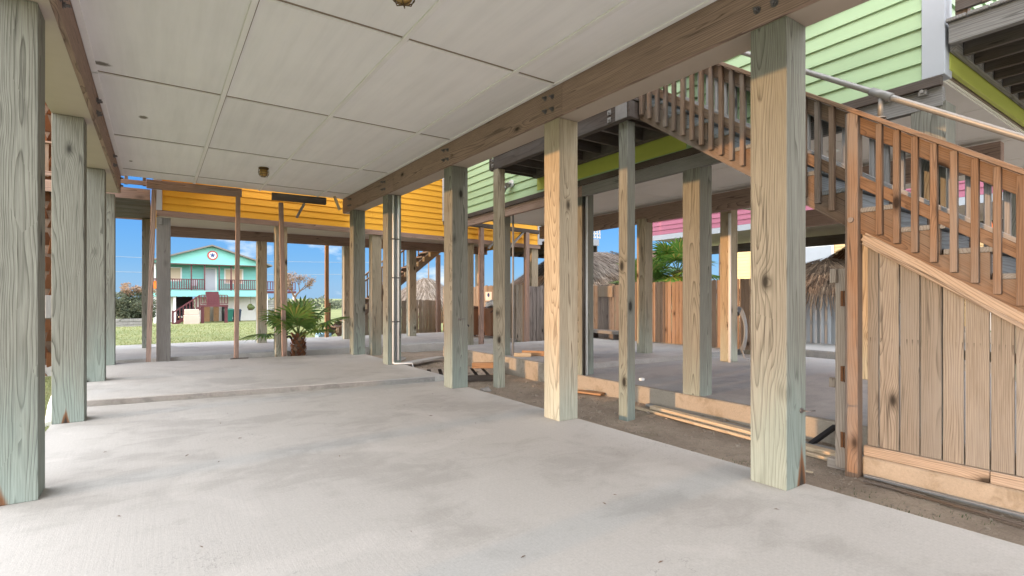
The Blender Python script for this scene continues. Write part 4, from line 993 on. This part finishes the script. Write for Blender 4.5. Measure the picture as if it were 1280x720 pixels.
# ================================================================== FENCES
def picket_fence(name, label, pts, z0f, h, mat, wd=.14, gap=.012, jitter=.02, railmat='shadepicket', base=None):
    t = thing(name, label, 'fence', (*pts[0], z0f(*pts[0])))
    m = MB(); rail = MB(); kb = MB()
    for (a, b) in zip(pts, pts[1:]):
        a, b = Vector((*a, 0)), Vector((*b, 0)); L = (b - a).length; d = (b - a) / L; nrm = Vector((d.y, -d.x, 0)); s = 0
        while s < L - wd / 2:
            p = a + d * (s + wd / 2); z = z0f(p.x, p.y) + rnd.uniform(0, .02); hh = h + rnd.uniform(-jitter, jitter)
            q = nrm * rnd.uniform(-.004, .006); ti = rnd.uniform(-.006, .006)
            m.bar(p + q + Vector((0, 0, z)), p + q + d * ti + Vector((0, 0, z + hh)), .018, wd - gap, up=d); s += wd + rnd.uniform(-.004, .004)
        for rz in (.25, h * .55, h - .25):
            rail.bar(a - nrm * -.04 * -1 + Vector((0, 0, z0f(a.x, a.y) + rz)), b - nrm * -.04 * -1 + Vector((0, 0, z0f(b.x, b.y) + rz)), .04, .09)
        if base: kb.bar(a + Vector((0, 0, z0f(a.x, a.y) - .05)), b + Vector((0, 0, z0f(b.x, b.y) - .05)), .16, .30)
    m.build('pickets', M[mat], t); rail.build('rails', M[railmat], t)
    if base: kb.build('concrete_base', M['kerb'], t)
    else: kb.bm.free()
    return t
picket_fence('picket_fence', 'pale bleached picket fence on the lawn edge under the back stair', [(6.1, 18.5), (9.3, 18.5)], lambda x, y: -.14, 1.42, 'picket', railmat='picket')
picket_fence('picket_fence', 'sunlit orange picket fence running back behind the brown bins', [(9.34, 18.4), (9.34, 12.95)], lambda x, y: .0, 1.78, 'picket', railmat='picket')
picket_fence('picket_fence', 'shaded grey picket fence facing the carport below the big thatched roof', [(9.36, 12.9), (10.78, 12.9), (10.80, 9.75)], lambda x, y: .0, 1.74, 'shadepicket')
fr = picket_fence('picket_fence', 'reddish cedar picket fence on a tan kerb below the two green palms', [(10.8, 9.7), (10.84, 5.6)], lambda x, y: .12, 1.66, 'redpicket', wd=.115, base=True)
for p0 in ((9.36, 12.93),): post(fr, 10.72, 9.66, .1, 0, 1.8, M['redpicket'])
m = MB(); tag(board('fence_post', (9.33, 12.88, -.05), (9.33, 12.88, 1.84), .10, .10, M['orangewood'], None, up=(0, 1, 0)), 'orange corner post where the sunlit fence meets the shaded grey fence', 'post')
bn = thing('timber_bench', 'low weathered bench board in front of the dark fence under the thatched roof', 'bench', (10.4, 10.4, 0))
board('seat', (10.45, 9.9, .42), (10.45, 11.2, .42), .32, .09, M['greywood'], bn)
for y in (10.1, 11.0): board('leg', (10.45, y, -.1), (10.45, y, .375), .28, .06, M['dark'], bn, up=(0, 1, 0))
pn = MB(); pn.box(10.72, 10.765, 10.55, 11.15, 1.40, 1.72, .006); tag(pn.build('notice_board', M['picket']), 'short square wooden board fixed on top of the dark fence above the bench', 'board')
sgn = thing('notice_sign', 'small white notice with a blue dot on the sunlit fence above the bins', 'sign', (9.30, 14.6, 1.4))
m = MB(); m.box(9.305, 9.318, 14.75, 15.15, 1.28, 1.58); m.build('board', M['white'], sgn); m = MB(); m.tube([(9.304, 14.95, 1.47), (9.30, 14.95, 1.47)], .07, 14); m.build('symbol', M['navy'], sgn)

# ================================================================== THATCHED HUTS
def thatch_roof(t, c, rx, ry, z0, h, mat, n=5200, ridge=0., seed=1, ln=.75, name='thatch'):
    r_ = random.Random(seed); m = MB(); cx_, cy__ = c
    prof = lambda u: z0 + h * (1 - u ** 1.25)
    # solid core
    N = 28; rings = []
    for i in range(9):
        u = i / 8; rings.append([m.bm.verts.new((cx_ + (ridge * (1 - u) * (1 if abs(math.cos(a)) > 0 else 0) * math.copysign(1, math.cos(a)) * min(1, abs(math.cos(a)) * 3)) + rx * u * math.cos(a), cy__ + ry * u * math.sin(a), prof(u) - .08)) for a in [2 * math.pi * k / N for k in range(N)]])
    for A, B in zip(rings, rings[1:]):
        for k in range(N): m.bm.faces.new((A[k], A[(k + 1) % N], B[(k + 1) % N], B[k]))
    m.bm.faces.new(rings[-1]); core = m.build('roof_core', M['thatchcore'], t)
    m = MB()
    for i in range(n):
        u = math.sqrt(r_.uniform(.0, 1.0)); a = r_.uniform(0, 2 * math.pi); l = ln * r_.uniform(.5, 1.1)
        rad = .5 * (rx + ry); u2 = u + l / rad
        rg = ridge * math.copysign(1, math.cos(a)) * min(1, abs(math.cos(a)) * 3)
        P = lambda uu, dz_: Vector((cx_ + rg * max(0, 1 - uu) + rx * uu * math.cos(a), cy__ + ry * uu * math.sin(a), prof(min(uu, 1)) - max(0, uu - 1) * rad * .9 + dz_))
        p0, p1 = P(u, r_.uniform(-.02, .03)), P(u2, r_.uniform(.0, .07)); p1 += Vector((r_.uniform(-.12, .12), r_.uniform(-.12, .12), 0))
        sd_ = Vector((-math.sin(a), math.cos(a), 0)) * r_.uniform(.008, .022)
        m.poly([p0 - sd_, p0 + sd_, p1 + sd_ * .3, p1 - sd_ * .3])
    m.build(name, M[mat], t)
def hut(name, label, c, rx, ry, z0, h, mat, g0=-.1, n=5200, ridge=0, seed=1, ln=.75):
    t = thing(name, label, 'hut', (*c, g0)); thatch_roof(t, c, rx, ry, z0, h, mat, n, ridge, seed, ln)
    for sx in (-1, 1):
        for sy in (-1, 1): 
            m = MB(); m.tube([(c[0] + sx * rx * .7, c[1] + sy * ry * .7, g0), (c[0] + sx * rx * .7, c[1] + sy * ry * .7, z0 + h * .3)], .08, 10); m.build('pole', M['bark'], t)
    return t
hut('thatched_hut', 'big grey thatched roof rising behind the shaded fence, its left flank sunlit', (14.3, 15.2), 3.5, 3.4, 1.75, 1.55, 'thatch', n=9000, ridge=1.0, seed=2)
hut('thatched_hut', 'distant peaked thatched roof seen under the yellow house back stair', (17.3, 37.0), 3.1, 3.0, 1.0, 2.0, 'thatch', -.5, 2600, .2, 4, .9)
hut('thatched_hut', 'smaller thatched roof overlapping the right side of the distant peaked one', (19.0, 36.0), 2.3, 2.2, .9, 1.35, 'thatch', -.5, 1800, .2, 5, .8)
t3 = hut('thatched_hut', 'round thatched hut with a corrugated steel wall behind the stair newel', (17.2, 7.7), 2.5, 2.5, 1.62, 1.0, 'thatchdark', .1, 5200, 0, 6, .8)
m = MB(); N = 150; lo, hi = [], []
for k in range(N):
    a = 2 * math.pi * k / N; r = 2.05 + (.012 if k % 2 else -.012); lo.append(m.bm.verts.new((17.2 + r * math.cos(a), 7.7 + r * math.sin(a), .10))); hi.append(m.bm.verts.new((17.2 + r * math.cos(a), 7.7 + r * math.sin(a), 1.75)))
for k in range(N): m.bm.faces.new((lo[k], lo[(k + 1) % N], hi[(k + 1) % N], hi[k]))
m.build('corrugated_wall', M['corr'], t3)
hut('thatched_hut', 'rust coloured thatched roof peak behind the round corrugated hut', (22.5, 8.9), 2.6, 2.6, 1.7, 1.9, 'boot', -.1, 3600, 0, 8, .8)

# ================================================================== PLANTS
def fan_leaf(m, base, dirv, R_, n=26, spread=2.5, droop=.25, rr=rnd, split=.55):
    """one palmate leaf: folded segments radiating from the end of the stalk"""
    d = Vector(dirv).normalized(); side = d.cross(Vector((0, 0, 1)))
    if side.length < .1: side = Vector((1, 0, 0))
    side.normalize(); up = side.cross(d).normalized()
    for k in range(n):
        a = -spread + 2 * spread * (k + .5) / n + rr.uniform(-.03, .03)
        v = d * math.cos(a) + side * math.sin(a) + up * (.18 * math.cos(a)); v.normalize(); L = R_ * (.72 + .28 * math.cos(a * .8)) * rr.uniform(.9, 1.06)
        wv = v.cross(up).normalized(); wmax = L * math.sin(spread / n) * .62
        pts = []
        for f, wf in ((0, .05), (.3, .55), (split, 1), (.8, .55), (1.0, .03)):
            c_ = Vector(base) + v * L * f + Vector((0, 0, -droop * L * f ** 2.2)); pts.append((c_, wmax * wf))
        for (c0, w0), (c1, w1) in zip(pts, pts[1:]):
            fo = up * .25
            l0, r0, l1, r1 = c0 - wv * w0 + fo * w0, c0 + wv * w0 + fo * w0, c1 - wv * w1 + fo * w1, c1 + wv * w1 + fo * w1
            m.poly([l0, c0, c1, l1]); m.poly([c0, r0, r1, c1])
def palm(name, label, base, h, leafR, nleaf, mat, tr=(.10, .08), stalk=.55, group=None, seed=3, boots='boot', elevs=(-.25, 1.25), twist=0., dirs=None, bs=1.):
    rr = random.Random(seed); t = thing(name, label, 'palm', base, group); bx, by, bz = base
    m = MB(); m.tube([(bx, by, bz - .05), (bx + .01, by, bz + h * .4), (bx, by + .01, bz + h)], [tr[0], tr[0] * .95, tr[1]], 12); tk = m.build('trunk', M['bark'], t)
    m = MB()
    nb = int(h / (.07 * bs))
    for i in range(nb):
        z = bz + h * i / nb
        for k in range(7):
            a = k * 2 * math.pi / 7 + i * .55 + rr.uniform(-.15, .15); r0 = tr[0] * (1 - .15 * i / nb); ca, sa = math.cos(a), math.sin(a)
            o = Vector((bx + ca * r0 * .9, by + sa * r0 * .9, z)); sk = rr.uniform(-.5, .5) * (bs - 1); tip = o + Vector((ca * .07 * bs - sa * sk * .09, sa * .07 * bs + ca * sk * .09, .10 * bs + rr.uniform(-.02, .03) * bs)); s_ = Vector((-sa, ca, 0)) * .045 * (1 + (bs - 1) * .45)
            m.hexa([o - s_, o + s_, o - s_ + Vector((ca, sa, 0)) * .03, o + s_ + Vector((ca, sa, 0)) * .03, tip - s_ * .35, tip + s_ * .35, tip - s_ * .35 + Vector((ca, sa, 0)) * .012, tip + s_ * .35 + Vector((ca, sa, 0)) * .012])
    m.build('boots', M[boots], tk)
    for i in range(nleaf):
        if dirs: az, e, sl, R_ = dirs[i % len(dirs)]
        else:
            az = i * 2.399 + rr.uniform(-.3, .3) + twist; e = elevs[0] + (elevs[1] - elevs[0]) * ((i + .5) / nleaf) + rr.uniform(-.1, .1); sl = stalk * rr.uniform(.8, 1.15); R_ = leafR * rr.uniform(.85, 1.1)
        d = Vector((math.cos(az) * math.cos(e), math.sin(az) * math.cos(e), math.sin(e)))
        top = Vector((bx, by, bz + h)); end = top + d * sl + Vector((0, 0, -.10 * sl))
        m = MB(); m.tube([top - Vector((0, 0, .04)), top + d * sl * .5 + Vector((0, 0, .02)), end], [.016, .012, .008], 6)
        fr_ = m.build('frond', M['petiole'], t)
        m = MB(); d2 = (d + Vector((0, 0, -.25))).normalized(); fan_leaf(m, end, d2, R_, 24, 2.35, .28, rr); m.build('leaf', M[mat], fr_)
    return t
# small fan palm between the houses: leaf directions picked from its silhouette (right = along the camera's right)
rv = math.atan2(-math.sin(R(34.5)), math.cos(R(34.5)))
def rdir(ang, e, sl, r): return (rv + ang, e, sl, r)
palm('fan_palm', 'small green fan palm with a shaggy brown trunk at the far slab edge', (2.70, 12.62, -.12), .66, .52, 10, 'frond', (.12, .085), .5, None, 5, dirs=[
    rdir(-1.5, 1.05, .42, .74), rdir(.05, .50, .70, .74), rdir(.5, .85, .60, .62), rdir(3.05, .10, .78, .66), rdir(2.8, .72, .62, .66),
    rdir(1.5, 1.3, .5, .66), rdir(-1.15, .62, .45, .70), rdir(-2.2, .68, .5, .64), rdir(-.4, .28, .55, .56), rdir(2.2, .95, .6, .66)])
palm('garden_palm', 'taller green palm showing over the reddish cedar fence', (14.2, 11.0, -.1), 2.35, .85, 22, 'frond2', (.12, .10), .75, 'palms behind the cedar fence', 11, elevs=(-.55, 1.3))
palm('garden_palm', 'lower dark palm left of the taller one, just above the reddish cedar fence', (13.3, 11.6, -.1), 1.85, .75, 18, 'frond', (.12, .10), .7, 'palms behind the cedar fence', 12, elevs=(-.5, 1.2))
# tall palm whose booted trunk shows between the left posts
tp = palm('tall_palm', 'tall palm with a jagged rust coloured trunk between the two nearest left posts', (-1.72, 13.5, -.13), 7.4, 1.0, 24, 'frond2', (.24, .20), .9, None, 21, elevs=(-.7, 1.2), bs=2.4)
m = MB(); m.tube([(-1.03, 8.07, -.12), (-1.06, 8.5, .02), (-1.10, 9.2, .10), (-1.10, 9.2, .5)], .05, 10); tag(m.build('drain_pipe', M['pvc']), 'short white elbow drain pipe on the grass beside the second left post', 'pipe')
m = MB(); m.tube([(-.975, 7.05, -.13), (-.98, 7.05, .45)], .012, 8); m.box(-.99, -.965, 7.04, 7.06, -.13, .1); tag(m.build('marker_stake', M['navy']), 'thin blue stake at the slab edge between the two nearest left posts', 'stake')
jb = thing('junction_box', 'grey electric box on a slim post between the two nearest left posts', 'electric box', (-1.6, 12.6, .9))
m = MB(); m.box(-1.66, -1.40, 12.5, 12.62, 1.0, 1.42, .01); m.build('box', M['greywood'], jb); m = MB(); m.box(-1.56, -1.50, 12.56, 12.62, -.13, 1.0); m.build('post', M['greywood'], jb)
def leaf_cloud(m, c, rad, n, size, rr, zsq=.8):
    for i in range(n):
        while True:
            p = Vector((rr.uniform(-1, 1), rr.uniform(-1, 1), rr.uniform(-1, 1)))
            if p.length < 1 and rr.random() < .25 + .75 * p.length: break
        k = 1 + .3 * mnoise.noise(p * 2.2 + Vector(c)); p = Vector((p.x * rad * k, p.y * rad * k, p.z * rad * zsq * k)) + Vector(c)
        a = Vector((rr.uniform(-1, 1), rr.uniform(-1, 1), rr.uniform(-.3, 1))).normalized(); b = a.orthogonal().normalized() * size * .35; a = a * size * rr.uniform(.7, 1.3)
        m.poly([p - b * .6, p + a * .5 - b, p + a, p + a * .5 + b])
rr = random.Random(31)
sh = thing('leafy_shrub', 'soft green shrub growing behind the low sleeper planter at far left', 'shrub', (-1.6, 48.2, -.8))
m = MB()
for k in range(9): m.tube([(-1.6 + rr.uniform(-.2, .2), 48 + rr.uniform(-.2, .2), -.8), (-1.6 + rr.uniform(-1.2, 1.2), 48 + rr.uniform(-.6, .6), rr.uniform(.4, 1.4))], [.05, .02], 5)
m.build('stems', M['bark'], sh)
m = MB()
for k in range(16): leaf_cloud(m, (-1.5 + rr.uniform(-1.1, 1.0), 48 + rr.uniform(-.6, .6), rr.uniform(-.2, 1.5)), rr.uniform(.5, .75), 420, .16, rr)
m.build('foliage', M['farleaf'], sh)
m = MB()
for k in range(9): leaf_cloud(m, (-1.0 + rr.uniform(-1.0, .9), 48 + rr.uniform(-.4, .4), 1.6 + rr.uniform(0, .8)), .35, 90, .16, rr)
m.build('dry_foliage', M['dryleaf'], sh)
# bare brown tree far off
bt = thing('bare_tree', 'leafless brown tree far across the lawn, behind the small palm', 'tree', (10.3, 50, -.85))
wood_ = MB(); lf = MB(); rt_ = random.Random(77)
def grow(p, d, L, r, dep):
    e = p + d * L; mid = p + d * L * .5 + Vector((rt_.uniform(-.1, .1), rt_.uniform(-.1, .1), 0)) * L
    wood_.tube([p, mid, e], [r, r * .85, r * .65], 5, False)
    if dep <= 2:
        for q in range(4): 
            c_ = p + d * L * rt_.uniform(.2, 1.1) + Vector((rt_.uniform(-.2, .2), rt_.uniform(-.2, .2), rt_.uniform(-.2, .2)))
            a = Vector((rt_.uniform(-1, 1), rt_.uniform(-1, 1), rt_.uniform(-1, 1))).normalized() * .12; b = a.orthogonal().normalized() * .045; lf.poly([c_, c_ + a * .5 - b, c_ + a, c_ + a * .5 + b])
    if dep == 0: return
    for k in range(3 if dep > 1 else 4):
        nd = (d + Vector((rt_.uniform(-1, 1), rt_.uniform(-1, 1), rt_.uniform(-.25, .6))) * .75).normalized(); grow(e, nd, L * rt_.uniform(.62, .85), r * .6, dep - 1)
for (tx, ty) in ((10.3, 50),):
    wood_.tube([(tx, ty, -.85), (tx + .05, ty, .3)], [.2, .16], 7); grow(Vector((tx + .05, ty, .3)), Vector((.05, 0, 1)), 1.1, .15, 5)
wood_.build('branches', M['bark'], bt); lf.build('dead_leaves', M['dryleaf'], bt)
# distant hedge line and far low scrub
m = MB(); rf = random.Random(5)
for k in range(190):
    x = -70 + k * 1.15; leaf_cloud(m, (x + rf.uniform(-1, 1), 105 + rf.uniform(-6, 6), -.3 + rf.uniform(-.2, .9)), rf.uniform(1.0, 2.2), 46, .7, rf, .6)
tag(m.build('scrub_line', M['farleaf']), 'low dark scrub along the far horizon', 'scrub', kind='stuff')
# grass blades on the lawn beyond the patio
m = MB(); rg = random.Random(9)
for i in range(26000):
    y = 17.6 + 30 * rg.random() ** 2.2; x = rg.uniform(-4.5, 10.5) * (.55 + y / 40); z = gz(x, y); h = rg.uniform(.02, .055) * (1 + y / 80); a = rg.uniform(0, 3.14); s_ = .005 + y * .0004
    dx, dy = math.cos(a) * s_, math.sin(a) * s_; lx, ly = rg.uniform(-.03, .03), rg.uniform(-.03, .03)
    m.poly([(x - dx, y - dy, z - .005), (x + dx, y + dy, z - .005), (x + lx, y + ly, z + h)])
for i in range(2500):
    x = rg.uniform(-2.6, -.97); y = rg.uniform(4, 13); h = rg.uniform(.03, .09); a = rg.uniform(0, 3.14); dx, dy = math.cos(a) * .006, math.sin(a) * .006
    m.poly([(x - dx, y - dy, -.14), (x + dx, y + dy, -.14), (x + rg.uniform(-.03, .03), y + rg.uniform(-.03, .03), -.135 + h)])
tag(m.build('grass_blades', leaf_mat('grass_blade', (.15, .19, .07), (.20, .23, .09), (.26, .25, .12), .8)), 'short sunlit lawn grass', 'grass', kind='stuff')
# gravel crumbs and weeds on the bare soil
m = MB(); rp = random.Random(14)
for i in range(2600):
    x = rp.uniform(3.98, 5.56); y = rp.uniform(.2, 11) ; s_ = rp.uniform(.003, .010) * (2.6 if rp.random() < .04 else 1); z = dz(x, y) + s_ * .3
    m.hexa([(x + q[0] * s_ * rp.uniform(.6, 1.2), y + q[1] * s_ * rp.uniform(.6, 1.2), z + q[2] * s_ * rp.uniform(.4, .8)) for q in ((-1, -1, -1), (1, -1, -1), (-1, 1, -1), (1, 1, -1), (-.7, -.7, 1), (.7, -.7, 1), (-.7, .7, 1), (.7, .7, 1))])
tag(m.build('soil_crumbs', M['crumb']), 'gravel crumbs scattered over the bare soil strip', 'gravel', kind='stuff')
m = MB()
for i in range(150):
    cx_ = rp.choice(((4.25, 1.38), (4.48, 1.10), (4.36, 1.72), (4.3, 2.6), (4.2, 1.45))); x = cx_[0] + rp.gauss(0, .05); y = cx_[1] + rp.gauss(0, .07); a = rp.uniform(0, 3.14); dx, dy = math.cos(a) * .004, math.sin(a) * .004
    m.poly([(x - dx, y - dy, -.12), (x + dx, y + dy, -.12), (x + rp.uniform(-.02, .02), y + rp.uniform(-.02, .02), -.095 + rp.uniform(.005, .025))])
tag(m.build('weeds', M['shrub']), 'tiny green weeds in the soil beside the concrete edge', 'weeds', kind='stuff')
# dead leaves and bits on the slab
m = MB()
for i in range(26):
    x = rp.uniform(-.4, 3.4); y = rp.uniform(1.6, 7); a = rp.uniform(0, 6.28); L = rp.uniform(.008, .028); dx, dy = math.cos(a) * L, math.sin(a) * L
    m.poly([(x - dx, y - dy, .003), (x - dy * .25, y + dx * .25, .007), (x + dx, y + dy, .004), (x + dy * .25, y - dx * .25, .006)])
tag(m.build('leaf_litter', M['bark']), 'a few dead leaf scraps scattered on the concrete floor', 'litter', kind='stuff')

# ================================================================== THINGS ON THE GROUND
def plank(label, a, b, wd, th, mat, z=-.085, grp='planks lying on the soil strip', name='plank'):
    return tag(board(name, (a[0], a[1], z), (b[0], b[1], z), wd, th, M[mat]), label, 'plank', grp)
plank('thin pale plank nearest the carport, lying on the soil toward the stair newel', (5.22, 4.75), (4.95, 2.02), .045, .03, 'newwood', -.075)
plank('fresh orange-edged plank, the middle one of the lumber lying toward the stair newel', (5.36, 4.55), (5.09, 2.00), .10, .045, 'newwood', -.06)
plank('grey weathered plank lying against the tan kerb, outermost of the lumber', (5.47, 4.72), (5.24, 2.05), .09, .035, 'greywood', -.07)
plank('short orange board lying flat on the soil by the pipes of the green house post', (5.38, 6.02), (5.52, 5.62), .16, .03, 'orangewood', -.07, None)
plank('rusty thin strip on the soil below the boarding under the stair', (4.62, 1.80), (4.50, .1), .03, .014, 'stair', -.075, 'thin strips on the soil by the concrete base')
plank('grey thin strip running along the concrete base under the stair', (4.735, 1.84), (4.72, .1), .035, .02, 'greywood', -.07, 'thin strips on the soil by the concrete base')
plank('short pale splinter lying on the soil right of the nearest right post', (4.43, 2.42), (4.48, 2.12), .025, .012, 'newwood', -.075, None, 'splinter')
plank('long white plank lying across the soil beyond the carport step', (4.15, 10.2), (5.5, 10.95), .22, .045, 'slab', -.02, None)
bx_ = thing('black_strut', 'black angled metal strut leaning beside the narrow gate post', 'strut', (5.6, 2.6, -.1))
m = MB(); m.bar((5.28, 2.52, -.06), (5.73, 2.38, .165), .05, .03); m.build('bar', M['black'], bx_); m = MB(); m.box(5.24, 5.36, 2.47, 2.57, -.11, -.06); m.build('foot', M['black'], bx_)
# pallet and blocks
pa = thing('wooden_pallet', 'weathered wooden pallet lying on the soil beyond the third right post', 'pallet', (4.6, 8.2, -.1))
pm = Matrix.Rotation(R(-24), 3, 'Z'); pc = Vector((4.52, 8.35, 0))
def pp(x, y, z): v = pm @ Vector((x, y, 0)) + pc; return (v.x, v.y, z)
for k in range(7): board('slat', pp(-.6 + k * .2, -.5, .035), pp(-.6 + k * .2, .5, .035), .13, .02, M['picket'], pa)
for y in (-.46, 0, .46): board('runner', pp(-.62, y, -.03), pp(.62, y, -.03), .05, .10, M['dark'], pa)
tag(board('timber_block', (4.93, 8.50, .095), (5.28, 8.24, .10), .12, .10, M['orangewood']), 'red-brown timber block lying on the pallet beyond the second landing post', 'block')
tag(board('timber_offcut', (5.75, 8.30, .265), (6.02, 8.10, .265), .10, .07, M['newwood']), 'pale short offcut on the tan kerb right of the slimmer landing post', 'offcut')
tag(board('timber_offcut', (6.02, 8.40, .275), (6.62, 7.62, .275), .05, .10, M['orangewood']), 'long orange offcut on edge on the neighbour slab, against the upright crate', 'offcut')
cr = thing('wooden_crate', 'small open reddish wooden crate on the neighbour slab left of the second right post', 'crate', (6.6, 7.6, .225))
for (a, b, w_, t_, u_) in (((6.62, 7.50, .24), (6.62, 7.50, .52), .20, .025, (1, 0, 0)), ((6.84, 7.36, .24), (6.84, 7.36, .52), .20, .025, (1, 0, 0))): board('side', a, b, w_, t_, M['orangewood'], cr, up=u_)
board('back', (6.73, 7.52, .24), (6.73, 7.52, .50), .20, .02, M['beam'], cr, up=(0, 1, 0)); board('top', (6.60, 7.43, .53), (6.86, 7.43, .53), .22, .022, M['orangewood'], cr)
m = MB(); m.box(5.97, 6.04, 5.27, 5.33, .131, .17, .008); tag(m.build('foam_block', M['white']), 'small white block on the edge of the neighbour slab behind the wider landing post', 'block')
for i, (x, y, r, lb, mt) in enumerate(((4.27, 6.95, .085, 'pale grey stone on the soil beside the third right post', 'stone'), (4.30, 11.3, .10, 'pale stone on the soil behind the conduits', 'stone'), (4.75, 11.6, .12, 'flat dark stone on the soil beyond the long white plank', 'stone'), (3.85, 11.9, .10, 'dark stone on the soil just beyond the far right slab corner', 'bark'))):
    m = MB(); m.blob((x, y, -.08), r, 2, .5, (1.1, .9, .6), i); tag(m.build('stone', M[mt]), lb, 'stone', 'stones on the soil strip')
# brown bins by the sunlit fence
wheelie(8.52, 14.75, .1, 'bin', 'brown wheelie bin partly hidden behind a dark post, left of its overfilled neighbour', 'brown bins by the sunlit fence', 'binlid')
b2 = wheelie(8.98, 14.15, .1, 'bin', 'overfilled brown wheelie bin with rubbish bags sticking out, by the sunlit fence', 'brown bins by the sunlit fence', 'binlid', 1.05, -.5)
for k, (x, y, z, lb) in enumerate(((8.90, 14.12, 1.14, 'white rubbish bag bulging from the overfilled brown bin'), (9.12, 14.05, 1.16, 'grey rubbish bag drooping from the right of the overfilled brown bin'))):
    m = MB(); m.blob((x, y, z), .19, 3, .7, (1, .9, .75), k + 4); tag(m.build('rubbish_bag', M['binwhite'], smooth=True), lb, 'rubbish bag')
# stand pipes
def standpipe(x, y, z, h, label):
    t = thing('stand_pipe', label, 'water tap', (x, y, z), 'black stand pipes')
    m = MB(); m.tube([(x, y, z), (x, y, z + h)], .022, 10); m.build('pipe', M['black'], t)
    m = MB(); m.tube([(x, y, z + h - .03), (x + .08, y - .02, z + h), (x + .13, y - .03, z + h - .07)], [.025, .025, .018], 10); m.lathe([(.05, z + h + .03), (.06, z + h + .045), (.05, z + h + .06)], (x, y, 0), 12); m.tube([(x, y, z + h), (x, y, z + h + .04)], .012, 8); m.build('tap', M['black'], t)
standpipe(2.42, 12.62, -.12, .62, 'black stand pipe with tap just left of the small palm')
standpipe(7.22, 12.9, -.12, .75, 'black stand pipe with tap in front of the brown bins')
# garden hose on the far post
hs = thing('garden_hose', 'coiled dark grey hose hanging on the far post of the green house slab', 'hose', (9.4, 5.85, .6))
m = MB()
for k in range(7):
    r = .30 + .015 * k; cx_ = 9.47 + .012 * k
    m.tube([(cx_ + .12 * math.sin(q * math.pi / 12) * .9, 5.93 - .0 + .24 * math.sin(q * math.pi / 12), .72 + (r + .08) * math.cos(q * math.pi / 12)) for q in range(25)], .014, 6, False)
m.tube([(9.45, 5.8, .35), (9.46, 5.75, .2), (9.6, 5.7, .15), (9.9, 5.8, .145)], .014, 6); m.build('coil', M['pvcgrey'], hs); m = MB(); m.box(9.38, 9.46, 5.86, 5.98, 1.02, 1.10, .01); m.build('hanger', M['black'], hs)
jg = thing('hanging_jug', 'orange jug hanging beyond the stair, glimpsed between the balusters', 'jug', (12.0, 2.73, 2.3))
m = MB(); m.lathe([(.06, 2.32), (.10, 2.34), (.10, 2.55), (.05, 2.62), (.03, 2.72), (.03, 2.76)], (12.0, 2.73, 0), 16); m.build('body', M['orange'], jg)
m = MB(); m.tube([(12.0, 2.73, 2.76), (12.0, 2.73, 3.3)], .006, 6); m.build('cord', M['black'], jg)
